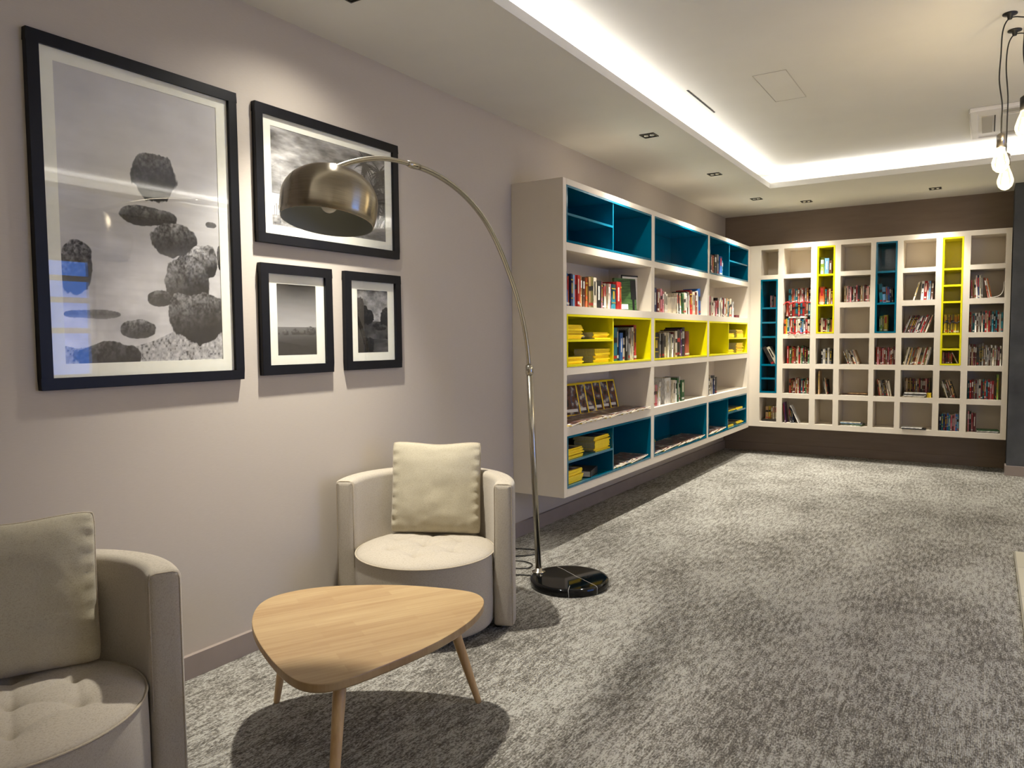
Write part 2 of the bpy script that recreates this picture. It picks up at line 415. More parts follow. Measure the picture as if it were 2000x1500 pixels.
def print1(h, w_):
    V, U = np.meshgrid(np.linspace(0, 1, h), np.linspace(0, 1, w_), indexing='ij')
    im = .76+(fbm(h, w_, 40, 3, 11)-.5)*.14*np.clip(1.15-V, 0, 1)+(fbm(h, w_, 7, 3, 4)-.5)*.16
    mist = fbm(h, w_, 8, 5, 21)
    im += np.clip(.55-V, 0, 1)*.9*(mist-.48)
    for a in ((.30, .50, .05), (.35, .12, .05)): pass
    rk = [(.568, .694, .149, .080, 1, .09, .36, .7, 0), (.507, .533, .205, .036, 2, .12, .45, 1, .12), (.072, .342, .105, .085, 3, .10, .65, .7, .1), (.684, .463, .147, .058, 4, .10, .5, .8, .2),
          (.94, .534, .044, .013, 5, .3, .4, 1, .1), (.87, .385, .115, .066, 6, .16, .75, .9, 0), (.765, .315, .165, .086, 7, .13, .55, .9, 0), (.573, .235, .085, .030, 8, .10, .35, .9, .1),
          (1.0, .40, .02, .05, 19, .1, .3, 1, 0), (.422, .118, .12, .036, 9, .10, .5, 1, .15), (.17, .17, .17, .016, 12, .3, .42, 1, .2)]
    sand = V < (.055+.15*np.clip(U-.42, 0, 1)/.58+(fbm(h, w_, 6, 8, 31)-.5)*.03)
    sp = fbm(h, w_, 90, 70, 33, 2)
    im = np.where(sand, .62+(sp-.5)*.45-(sp < .27)*.2, im)
    rk += [(.822, .170, .205, .095, 10, .08, .42, .9, 0), (.242, .020, .200, .058, 11, .07, .30, .7, 0)]
    for r in rk: rock(im, U, V, r[0], r[1], r[2], r[3], r[4]*13, r[5], r[6], r[7], r[8])
    return np.clip(im, .02, .95)
def frond(im, U, V, cx, cy, r, n, seed, asp, val=.08, wd=.007):
    q = np.random.default_rng(seed)
    for k in range(n):
        a = q.uniform(0, 2*PI); dx, dy = math.cos(a), math.sin(a); l = r*q.uniform(.6, 1)
        X = (U-cx)*asp; Y = V-cy
        t_ = X*dx+Y*dy; s_ = -X*dy+Y*dx + .9*(t_**2)/max(l, .01)*(.5 if dx > 0 else -.5)
        wdt = wd*(1+2.2*np.abs(np.sin(t_*160+k)))*np.clip(1.2-t_/l, 0, 1)
        im[(t_ > 0) & (t_ < l) & (np.abs(s_) < wdt)] = val+q.uniform(0, .12)
def print2(h, w_):
    V, U = np.meshgrid(np.linspace(0, 1, h), np.linspace(0, 1, w_), indexing='ij')
    d1 = U*1.2+V*1.0
    im = .42+.0*U
    n = fbm(h, w_, 10, 7, 41, 5); n2 = fbm(h, w_, 34, 12, 43, 4)
    im = .30+.75*(n-.35)+.30*(n2-.5)+.28*np.clip(.7-U, 0, 1)*np.clip(V-.25, 0, 1)+.22*np.clip(.6-V, 0, 1)
    im = np.where(V < .33, .80+(fbm(h, w_, 30, 4, 44)-.5)*.15, im)
    im = np.where((V < .335) & (V > .325), .4, im)
    im = np.where(V < .10+.04*(n-.5), .45+(fbm(h, w_, 40, 40, 45)-.5)*.6, im)
    for k in range(14):
        x0 = .02+.2*((k*37) % 14)/14
        im[(np.abs(U-x0) < .003) & (V > .1) & (V < .2+.06*((k*7) % 5)/5)] = .25
    frond(im, U, V, .47, .60, .12, 16, 3, 1.5, .2, .004)
    for (cx, cy, r, n_, sd) in ((.80, .86, .20, 26, 5), (.95, .80, .2, 30, 6), (.88, .58, .20, 34, 7), (.98, .50, .24, 34, 8), (1.0, .30, .2, 26, 9), (.90, .40, .12, 16, 10)):
        frond(im, U, V, cx, cy, r, n_, sd, 1.5, .07, .006)
    im[(np.abs(U-.93-.05*(V-.4)) < .012) & (V < .6) & (V > .08)] = .1
    im[(U > .78) & (V < .16)] = .25+.3*n2[(U > .78) & (V < .16)]
    return np.clip(im, .03, .95)
def print3(h, w_):
    V, U = np.meshgrid(np.linspace(0, 1, h), np.linspace(0, 1, w_), indexing='ij')
    im = np.interp(V, [0, .2, .40, .401, .7, 1], [.06, .16, .38, .62, .42, .08])+(fbm(h, w_, 14, 2, 51)-.5)*.05
    im = np.where(V < .20-.10*U+.0*V, .05+.10*fbm(h, w_, 20, 20, 53), im)
    for (cu, cv, ru, rv, s_) in ((.01, .30, .05, .03, 1), (.19, .30, .09, .06, 2), (.45, .305, .11, .065, 3), (.60, .30, .08, .03, 5), (.83, .31, .17, .095, 4)):
        rock(im, U, V, cu, cv, ru, rv, s_*7+60, .06, .34, 4)
    return np.clip(im, .02, .95)
def print4(h, w_):
    V, U = np.meshgrid(np.linspace(0, 1, h), np.linspace(0, 1, w_), indexing='ij')
    n = fbm(h, w_, 9, 4, 71); n2 = fbm(h, w_, 30, 24, 72)
    im = .22+.75*np.clip(n-.22, 0, 1)+.1*(n2-.5)
    im = np.where(V < .50, .12+.40*np.clip(fbm(h, w_, 8, 4, 73)-.2, 0, 1)*(1-np.abs(U-.55)*1.1), im)
    im = np.where(V < .22, .10+.30*fbm(h, w_, 18, 3, 74)*np.clip(1.2*(U-.1), .2, 1), im)
    for (cu, cv, ru, rv, s_) in ((.02, .62, .30, .26, 1), (.36, .58, .17, .12, 2), (1.0, .58, .27, .15, 3), (.60, .44, .12, .035, 4), (.76, .39, .18, .035, 5), (.98, .25, .06, .04, 6), (.18, .12, .38, .13, 7)):
        rock(im, U, V, cu, cv, ru, rv, s_*5+80, .03, .16, 1)
    return np.clip(im, .02, .95)
M_print = mat('photo_print', (.5, .5, .5, 1), .55, spec=.3)
at_ = N(M_print, 'ShaderNodeAttribute'); at_.attribute_name = 'print'; L(M_print, at_.outputs['Color'], P(M_print).inputs['Base Color'])
def grid_print(fn, w_m, h_m, nw, nh, parent, x, tint=(1.0, .98, .95)):
    im = fn(nh, nw)
    ys = np.linspace(0, w_m, nw); zs = np.linspace(0, h_m, nh)
    co = np.zeros((nh, nw, 3)); co[..., 0] = x; co[..., 1] = ys[None, :]; co[..., 2] = zs[:, None]
    idx = np.arange(nh*nw).reshape(nh, nw)
    fs = np.stack([idx[:-1, :-1], idx[:-1, 1:], idx[1:, 1:], idx[1:, :-1]], -1).reshape(-1, 4)
    me = bpy.data.meshes.new('photo_print'); me.from_pydata(co.reshape(-1, 3).tolist(), [], fs.tolist())
    ca = me.color_attributes.new('print', 'FLOAT_COLOR', 'POINT')
    lin = np.clip(im, 0, 1)**1.9
    arr = np.ones((nh*nw, 4)); arr[:, :3] = lin.reshape(-1, 1)*np.array(tint)
    ca.data.foreach_set('color', arr.ravel())
    me.materials.append(M_print); o = bpy.data.objects.new('photo_print', me); COL.objects.link(o); o.parent = parent
    return o
def picture(y0, y1, z0, z1, fw, iy0, iy1, iz0, iz1, fn, nw, nh, label):
    T = .026
    t_ = thing('framed_picture', label, 'picture', (0.001, y0, z0), 0, 'framed photographs on the taupe wall')
    W, H = y1-y0, z1-z0
    q = MB()
    for a in ((0, W, 0, fw), (0, W, H-fw, H), (0, fw, fw, H-fw), (W-fw, W, fw, H-fw)): q.box(0, T, a[0], a[1], a[2], a[3])
    q.obj('frame', M_black, t_, bevel=.0015)
    # mount board: window cut in it
    a0, a1, b0, b1 = iy0-y0, iy1-y0, iz0-z0, iz1-z0
    q = MB()
    for a in ((fw, W-fw, fw, b0), (fw, W-fw, b1, H-fw), (fw, a0, b0, b1), (a1, W-fw, b0, b1)): q.box(.008, .0105, a[0], a[1], a[2], a[3])
    q.obj('mount_board', M_mat, t_)
    MB().box(.001, .007, fw*.6, W-fw*.6, fw*.6, H-fw*.6).obj('backing_board', M_mat, t_)
    pr = grid_print(fn, a1-a0, b1-b0, nw, nh, t_, .0085); pr.location = (0, a0, b0)
    MB().box(.0150, .0165, fw-.003, W-fw+.003, fw-.003, H-fw+.003).obj('glass', M_pane, t_)
    return t_
picture(1.296, 2.140, 1.250, 2.497, .042, 1.388, 2.044, 1.342, 2.412, print1, 300, 488, 'largest framed photograph, tall, misty sea with dark boulders')
picture(2.236, 3.195, 1.868, 2.493, .043, 2.330, 3.100, 1.956, 2.408, print2, 360, 212, 'wide framed photograph of cloudy beach with palm trees behind the lamp shade')
picture(2.243, 2.680, 1.260, 1.776, .045, 2.342, 2.582, 1.350, 1.686, print3, 100, 140, 'small framed photograph of calm sea with pointed rocks on horizon')
picture(2.770, 3.200, 1.263, 1.776, .045, 2.868, 3.104, 1.352, 1.686, print4, 100, 140, 'small framed photograph of stormy cove between dark cliffs')

# ------------------------------------------------------------------ tub armchairs
def make_chair(loc, rz, label, group):
    t_ = thing('tub_armchair', label, 'armchair', loc, rz, group)
    RO, TH, Z0, Z1 = .446, .099, .022, .728
    RI = RO-TH
    # horseshoe back and arms: profile swept round the back half
    prof = []
    rr = .028
    for k in range(7):
        a = PI/2*k/6; prof.append((RO-rr+rr*math.cos(a), Z1-rr+rr*math.sin(a)))
    for k in range(7):
        a = PI/2+PI/2*k/6; prof.append((RI+rr+rr*math.cos(a), Z1-rr+rr*math.sin(a)))
    prof += [(RI, .45), (RI, .2), (RI, Z0+.01), (RI+.012, Z0), (RO-.012, Z0), (RO, Z0+.012), (RO, .25), (RO, .5)]
    n = 56; vs = []; P_ = len(prof)
    angs = [PI*k/n for k in range(n+1)]
    for a in angs:
        for (r, z) in prof: vs.append((r*math.cos(a), r*math.sin(a), z))
    # straight bit of arm towards the front
    fr1 = [(r, -.03, z) for r, z in prof]; fr2 = [(-r, -.03, z) for r, z in prof]
    vs = fr1+vs+fr2; R_ = n+3
    fs = [(i*P_+k, i*P_+(k+1) % P_, (i+1)*P_+(k+1) % P_, (i+1)*P_+k) for i in range(R_-1) for k in range(P_)]
    q = MB(); q.add(vs, fs, 0, True)
    # rounded end faces
    for sgn, base in ((1, fr1), (-1, fr2)):
        cxr = sum(abs(p[0]) for p in base)/P_; czr = .38
        rings = [base]
        for k, (ins, fy) in enumerate(((.006, -.012), (.018, -.019), (.03, -.021))):
            rg = []
            for p in base:
                r = abs(p[0]); z = p[2]
                r2 = min(max(r, RI+ins), RO-ins); z2 = min(max(z, Z0+ins), Z1-ins)
                rg.append((sgn*r2, p[1]+fy, z2))
            rings.append(rg)
        vv = [p for rg in rings for p in rg]
        q.add(vv, [(i*P_+k, i*P_+(k+1) % P_, (i+1)*P_+(k+1) % P_, (i+1)*P_+k) for i in range(3) for k in range(P_)]+[tuple(3*P_+k for k in range(P_))], 0, True)
    sh = q.obj('backrest', M_fab, t_)
    # piping round the arm ends and along the inner top edge
    for sgn in (1, -1):
        q = MB()
        pts = [(sgn*(RI+.007), -.043, .30), (sgn*(RI+.007), -.043, .5), (sgn*(RI+.007), -.043, Z1-.03), (sgn*(RI+.012), -.043, Z1-.012), (sgn*(RI+.026), -.043, Z1-.007), (sgn*(RO-.026), -.043, Z1-.007), (sgn*(RO-.012), -.043, Z1-.012), (sgn*(RO-.007), -.043, Z1-.03), (sgn*(RO-.007), -.043, .4), (sgn*(RO-.007), -.043, Z0+.01)]
        q.tube(pts, .0024, 8)
        q.obj('piping', M_pipe, sh)
    # round seat drum
    RS = RI-.002; ZS = .380
    prof = [(0, .03), (RS-.03, .03), (RS-.012, .036), (RS-.004, .055), (RS, .12), (RS, .25), (RS-.002, ZS-.02), (RS-.006, ZS)]
    q = MB(); q.lathe(prof, 72)
    dr = q.obj('seat_base', M_fab, t_)
    # tufted seat cushion
    tf = [(0, 0)]+[(.185*math.cos(PI/6+PI/3*k), .185*math.sin(PI/6+PI/3*k)) for k in range(6)]
    segs = [(tf[0], tf[k]) for k in range(1, 7)]+[(tf[k], tf[k % 6+1]) for k in range(1, 7)]+[(tf[k], (tf[k][0]*1.85, tf[k][1]*1.85)) for k in range(1, 7)]
    def hgt(x, y):
        r = math.hypot(x, y); e = max(0, 1-(r/(RS-.008))**6)
        z = .030*e**.6+.008*(1-(r/RS)**2)
        for (a, b_) in tf: z -= .010*math.exp(-((x-a)**2+(y-b_)**2)/.0008)
        for (a, b_) in segs:
            ux, uy = b_[0]-a[0], b_[1]-a[1]; l2 = ux*ux+uy*uy
            tt = min(1, max(0, ((x-a[0])*ux+(y-a[1])*uy)/l2))
            d2 = (x-a[0]-tt*ux)**2+(y-a[1]-tt*uy)**2
            z -= .0040*math.exp(-d2/.00012)*e+.003*math.exp(-d2/.002)*e
        return ZS+z
    nr, na = 52, 120; vs = [(0, 0, hgt(0, 0))]
    for i in range(1, nr+1):
        r = (RS-.006)*(i/nr)
        for k in range(na):
            a = 2*PI*k/na; x, y = r*math.cos(a), r*math.sin(a); vs.append((x, y, hgt(x, y)))
    fs = [(0, 1+k, 1+(k+1) % na) for k in range(na)]
    for i in range(nr-1):
        for k in range(na):
            k2 = (k+1) % na; a0 = 1+i*na; a1 = a0+na; fs.append((a0+k, a1+k, a1+k2, a0+k2))
    b0 = len(vs)
    for k in range(na): vs.append((vs[1+(nr-1)*na+k][0], vs[1+(nr-1)*na+k][1], ZS-.004))
    for k in range(na): fs.append((1+(nr-1)*na+k, b0+k, b0+(k+1) % na, 1+(nr-1)*na+(k+1) % na))
    q = MB(); q.add(vs, fs, 0, True); sc = q.obj('seat_cushion', M_fab, t_)
    q = MB(); q.tube([((RS-.003)*math.cos(2*PI*k/72), (RS-.003)*math.sin(2*PI*k/72), ZS+.001) for k in range(72)], .0038, 8, closed=True); q.obj('piping', M_pipe, sc)
    for (x, y) in ((.25, .2), (-.25, .2), (.0, -.22), (.36, .02), (-.36, .02)):
        MB().lathe([(0, 0), (.018, 0), (.022, .032), (0, .032)], 16, (x, y, 0)).obj('foot', M_cord, t_)
    return t_
def make_cushion(loc, rot, label, seed, w_=.47, h_=.47, th=.15):
    n = 44; q = MB(); r = np.random.default_rng(seed)
    nz = fbm(n+1, n+1, 5, 5, seed, 4)
    tops = []; bots = []; fs = []
    def pos(i, j, side):
        u = -1+2*i/n; v_ = -1+2*j/n
        # concentrate samples near the seam
        u = math.sin(u*PI/2); v_ = math.sin(v_*PI/2)
        eu = 1-abs(u)**2.6; ev = 1-abs(v_)**2.6
        t_ = (max(eu, 0)*max(ev, 0))**.42
        pin = 1-.02*(1-abs(v_)**2)*abs(u)**3-.03*abs(v_)**10; pin2 = 1-.02*(1-abs(u)**2)*abs(v_)**3-.03*abs(u)**10
        x = u*w_/2*pin; z = v_*h_/2*pin2
        edge = max(abs(u), abs(v_))
        wr = .010*math.sin(v_*26+2*math.sin(u*5)+seed)*math.exp(-((1-abs(u))/.12)**2)*(1 if abs(v_) < .9 else 0)
        wr += .006*math.sin(u*21+seed)*math.exp(-((1-abs(v_))/.15)**2)*(1 if v_ < 0 else .4)
        dent = .012*math.exp(-((u-.05)**2/.25+(v_-1)**2/.05))
        y = side*(th/2*t_*(.86+.3*(nz[j, i]-.5))+wr*t_**.5*(1 if side < 0 else 0))
        z -= dent*.9
        # sag: bottom heavier
        y *= 1+.12*(-v_)
        return (x, y, z+h_/2)
    idx = {}
    for side in (-1, 1):
        for i in range(n+1):
            for j in range(n+1):
                if side == 1 and (i in (0, n) or j in (0, n)): idx[(side, i, j)] = idx[(-1, i, j)]; continue
                idx[(side, i, j)] = len(q.v); q.v.append(pos(i, j, side))
    for side in (-1, 1):
        for i in range(n):
            for j in range(n):
                f_ = (idx[(side, i, j)], idx[(side, i+1, j)], idx[(side, i+1, j+1)], idx[(side, i, j+1)])
                q.f.append(f_ if side < 0 else tuple(reversed(f_))); q.m.append(0); q.sm.append(True)
    t_ = thing('throw_cushion', label, 'cushion', loc, 0, None)
    t_.rotation_euler = rot
    cover = q.obj('cover', M_cush, t_, fix=False)
    edge = [(i, 0) for i in range(n)]+[(n, j) for j in range(n)]+[(i, n) for i in range(n, 0, -1)]+[(0, j) for j in range(n, 0, -1)]
    e = MB(); e.tube([q.v[idx[(-1, i, j)]] for i, j in edge], .0035, 6, closed=True); e.obj('piping', M_pipe, cover)
    return t_
def chair_frame(loc, rz, p):
    c_, s_ = math.cos(rz), math.sin(rz)
    return (loc[0]+p[0]*c_-p[1]*s_, loc[1]+p[0]*s_+p[1]*c_, p[2])
CH1, R1 = (.487, 2.822, 0), math.radians(24.5)
CH2, R2 = (.525, .945, 0), math.radians(66)
make_chair(CH1, R1, 'beige fabric tub armchair beside the arc lamp', 'beige tub armchairs')
make_chair(CH2, R2, 'beige fabric tub armchair in the foreground, cut off by the picture edge', 'beige tub armchairs')
make_cushion(chair_frame(CH1, R1, (.005, .178, .416)), (math.radians(-9), 0, R1+.03), 'cream square cushion on the armchair beside the arc lamp', 3)
make_cushion(chair_frame(CH2, R2, (.0, .178, .416)), (math.radians(-9), 0, R2-.05), 'cream square cushion on the foreground armchair', 8)

# ------------------------------------------------------------------ coffee table
tb = thing('coffee_table', 'pale oak coffee table with rounded triangular top', 'table', (.93, 1.87, 0))
ctrl = [(.487, 1.953), (.545, 2.06), (.657, 2.160), (.842, 2.270), (1.063, 2.337), (1.165, 2.325), (1.235, 2.25), (1.288, 2.087), (1.300, 1.877), (1.273, 1.68), (1.235, 1.52), (1.17, 1.452), (1.049, 1.462), (.828, 1.555), (.640, 1.665), (.525, 1.775), (.480, 1.865)]
def catmull(p, n=8):
    o_ = []; K = len(p)
    for i in range(K):
        a, b_, c_, d_ = (np.array(p[(i+k-1) % K]) for k in range(4))
        for j in range(n):
            t_ = j/n
            o_.append(tuple(.5*((2*b_)+(-a+c_)*t_+(2*a-5*b_+4*c_-d_)*t_**2+(-a+3*b_-3*c_+d_)*t_**3)))
    return o_
ol = [(x-.93, y-1.87) for x, y in catmull(ctrl)]
# smooth the outline
for _ in range(6):
    K = len(ol); ol = [((ol[i-1][0]+2*ol[i][0]+ol[(i+1) % K][0])/4, (ol[i-1][1]+2*ol[i][1]+ol[(i+1) % K][1])/4) for i in range(K)]
K = len(ol)
def inset(d):
    r_ = []
    for i in range(K):
        a = Vector(ol[i-1]); b_ = Vector(ol[(i+1) % K]); tt = (b_-a).normalized(); nn_ = Vector((-tt.y, tt.x))
        p = Vector(ol[i]); c0 = Vector((0, 0))
        if (c0-p).dot(nn_) < 0: nn_ = -nn_
        r_.append((p.x+nn_.x*d, p.y+nn_.y*d))
    return r_
levels = [(.004, .420), (.001, .4195), (.0, .4165), (0, .396), (.003, .391), (.020, .384)]
vs = []; 
for d, z in levels: vs += [(x, y, z) for x, y in inset(d)]
q = MB()
q.add(vs, [(i*K+k, i*K+(k+1) % K, (i+1)*K+(k+1) % K, (i+1)*K+k) for i in range(len(levels)-1) for k in range(K)], 0, False)
q.add(vs[:K], [tuple(range(K))], 0); q.add(vs[-K:], [tuple(reversed(range(K)))], 0)
q.obj('tabletop', M_wood, tb)
for foot, top in (((1.169, 2.302), (1.109, 2.193)), ((.492, 1.884), (.585, 1.885)), ((1.222, 1.475), (1.132, 1.612))):
    a = Vector((foot[0]-.93, foot[1]-1.87, 0)); b_ = Vector((top[0]-.93, top[1]-1.87, .386))
    pts = [a, a.lerp(b_, .03), a.lerp(b_, .35), a.lerp(b_, .8), b_]
    MB().tube(pts, [.0105, .0125, .0165, .0205, .021], 20).obj('leg', M_leg, tb)

# ------------------------------------------------------------------ arc floor lamp
PB = Vector((.615, 3.705, 0))
lm = thing('arc_floor_lamp', 'brushed metal arc floor lamp with dome shade on round black marble base', 'floor lamp', (PB.x, PB.y, 0))
DC = Vector((.815, 3.705, 0))-PB
DCX = Vector((.200, .010, 0)); RB = .226
q = MB(); q.lathe([(0, 0), (RB-.006, 0), (RB, .006), (RB, .038), (RB-.006, .0445), (RB-.02, .046), (0, .046)], 80, DCX)
q.obj('marble_base', M_marble, lm)
MB().lathe([(0, .046), (.040, .046), (.040, .050), (.022, .053), (.020, .07), (.0, .07)], 32, (0, 0, 0)).obj('base_plate', M_met, lm)
E_ = Vector((.800, 1.965, 0))-PB; E_.z = 0
U_ = E_.normalized(); 
arc = [(.0, .06), (.040, .45), (.077, .85), (.112, 1.25)]
def onplane(p, z): return (U_.x*p, U_.y*p, z)
MB().tube([onplane(0, .05), onplane(.056, .66), onplane(.110, 1.235)], .0175, 20).obj('pole', M_met, lm)
MB().tube([onplane(.107, 1.215), onplane(.1085, 1.222), onplane(.1125, 1.268), onplane(.113, 1.272)], [.019, .022, .022, .014], 20).obj('collar', M_met, lm)
ac_pts = [(.112, 1.255), (.155, 1.452), (.278, 1.676), (.532, 1.960), (.795, 2.096), (1.048, 2.150), (1.235, 2.156), (1.402, 2.147), (1.522, 2.127), (1.665, 2.083), (1.752, 2.045)]
def smooth_open(p, n=6):
    o_ = []
    pp = [p[0]]+p+[p[-1]]
    for i in range(1, len(pp)-2):
        a, b_, c_, d_ = (np.array(x) for x in pp[i-1:i+3])
        for j in range(n):
            t_ = j/n; o_.append(tuple(.5*((2*b_)+(-a+c_)*t_+(2*a-5*b_+4*c_-d_)*t_**2+(-a+3*b_-3*c_+d_)*t_**3)))
    return o_+[p[-1]]
sp = smooth_open(ac_pts)
for _ in range(10): sp = [sp[0]]+[((sp[i-1][0]+2*sp[i][0]+sp[i+1][0])/4, (sp[i-1][1]+2*sp[i][1]+sp[i+1][1])/4) for i in range(1, len(sp)-1)]+[sp[-1]]
MB().tube([onplane(*p) for p in sp], [.0125 if i < 37 else .0095 for i in range(len(sp))], 16).obj('arc_tube', M_met, lm)
j = sp[36]; j2 = sp[38]
MB().tube([onplane(*sp[35]), onplane(*sp[36]), onplane(*sp[37]), onplane(*sp[38])], [.013, .0155, .0155, .011], 16).obj('joint', M_met, lm)
# shade
tilt = math.radians(-12)
AX = Vector(onplane(1.765, 2.038))
shd = bpy.data.objects.new('lamp_shade', None)
RSH = .172; HS = .200
prof = []
for k in range(25):
    a = PI/2*(1-k/24)     # dome, slightly tucked in at the rim
    r = RSH*math.cos(a)**.86; z = (HS-.075)*math.sin(a)-.125
    prof.append((r, z))
prof += [(RSH*.998, -.15), (RSH*.985, -.175), (RSH*.955, -HS)]
inner = [(r-.003, z-.003 if k < 20 else z) for k, (r, z) in enumerate(prof) if r > .02]
q = MB(); q.lathe(prof, 80); q.lathe([prof[-1], (prof[-1][0]-.003, prof[-1][1])], 80, mi=0)
q2 = MB(); q2.lathe([(0.001, -.004)]+inner, 80)
shade = q.obj('lamp_shade', M_shade, lm)
lin_ = q2.obj('lining', M_shin, shade)
q = MB(); q.lathe([(0, -.03), (.016, -.03), (.018, -.075), (.014, -.08), (0, -.08)], 20); q.obj('socket', M_white, shade)
M_bulb = mat('frosted_bulb', srgb(225, 222, 214), .25)
q = MB(); q.lathe([(0.001, -.165)]+[(.030*math.sin(a), -.135-.030*math.cos(a)) for a in [PI*k/12 for k in range(1, 9)]]+[(.013, -.085), (.013, -.078)], 24); q.obj('bulb', M_bulb, shade)
MB().tube([(0, 0, -.004), (0, 0, .012)], [.016, .012], 16).obj('cap', M_met, shade)
perp = Vector((U_.y, -U_.x, 0))
shade.location = AX
shade.rotation_mode = 'QUATERNION'
from mathutils import Quaternion
down = (Vector((0, 0, -1))+U_*.20).normalized()
shade.rotation_quaternion = (-down).to_track_quat('Z', 'Y')
MB().tube([onplane(1.748, 2.048), AX+Vector((0, 0, .008))-U_*.008, AX+Vector((0, 0, .004))], [.012, .013, .010], 14).obj('shade_holder', M_met, lm)
# cord on the carpet
cordpts = smooth_open([(-.02, .0), (-.06, .02), (-.13, .0), (-.20, -.05), (-.27, -.02), (-.26, .06), (-.20, .10), (-.155, .14), (-.17, .21), (-.25, .24), (-.33, .22), (-.36, .30), (-.30, .36), (-.26, .44), (-.32, .50), (-.45, .46), (-.56, .40)], 6)
MB().tube([(x, y, .006) for x, y in cordpts], .0038, 8).obj('cord', M_cord, lm)

# ------------------------------------------------------------------ hanging filament bulbs
M_glow = emis('warm_glowing_glass', (1, .80, .48, 1), 7)
def pendant(x, y, zb, label, sockmat, kink, glow):
    t_ = thing('pendant_bulb', label, 'pendant light', (x, y, ZU), 0, 'filament bulbs hanging from ceiling hooks')
    z = zb-ZU
    MB().lathe([(0, 0), (.034, 0), (.034, -.006), (.014, -.010), (.010, -.030), (0, -.030)], 28).obj('ceiling_hook', M_cord, t_)
    cp = [(.42, .05, -.005), (.36, .04, -.03), (.22, .02, -.055), (.08, .006, -.035), (.02, .0, -.022), (-.012, 0, -.035), (-.030, 0, -.09), (-.034, 0, -.2), (-.034+kink, 0, z*.45), (-.022, 0, z*.62), (-.022, 0, z+.20), (-.022, 0, z+.125)]
    MB().tube(smooth_open(cp, 7), .0034, 8).obj('cord', M_cord, t_)
    MB().lathe([(0, z+.132), (.007, z+.130), (.018, z+.122), (.021, z+.118), (.021, z+.055), (0, z+.055)], 24, (-.022, 0, 0)).obj('socket', sockmat, t_)
    pr = [(.018, z+.058), (.019, z+.045), (.030, z+.015), (.0405, z-.02), (.0405, z-.035), (.033, z-.058), (.018, z-.073), (.004, z-.078), (.0005, z-.0785)]
    gb = MB().lathe(pr, 28, (-.022, 0, 0)).obj('bulb', M_glassb, t_)
    q = MB()
    for k in range(8):
        a = 2*PI*k/8; a2 = a+.25
        q.tube([(-.022+.007*math.cos(a), .007*math.sin(a), z+.02), (-.022+.016*math.cos(a2), .016*math.sin(a2), z-.05)], .0024, 6)
    q.obj('filament', M_fil, gb)
    l = bpy.data.lights.new('bulb_light', 'POINT'); l.energy = glow*.26; l.color = (1, .90, .68); l.shadow_soft_size = .02
    o = bpy.data.objects.new('bulb_light', l); COL.objects.link(o); o.location = (x-.022, y, zb-.02)
    return t_
pendant(2.868, 4.78, 2.358, 'clear filament bulb on black cord, upper of the overlapping pair', M_brass, -.004, 14)
pendant(2.896, 5.05, 2.307, 'clear filament bulb on black cord, lowest of the three hanging bulbs', M_brass, .012, 14)
pendant(2.962, 4.60, 2.49, 'filament bulb with black socket, highest, at the picture edge', M_cord, .0, 14)
q = MB(); q.lathe([(0, 0), (.07, 0), (.07, -.022), (.06, -.028), (0, -.028)], 36)
cr = q.obj('ceiling_rose', M_cord); cr.location = (3.36, 4.84, ZU); prop(cr, 'round black ceiling rose that feeds the hanging bulb cords', 'ceiling rose')

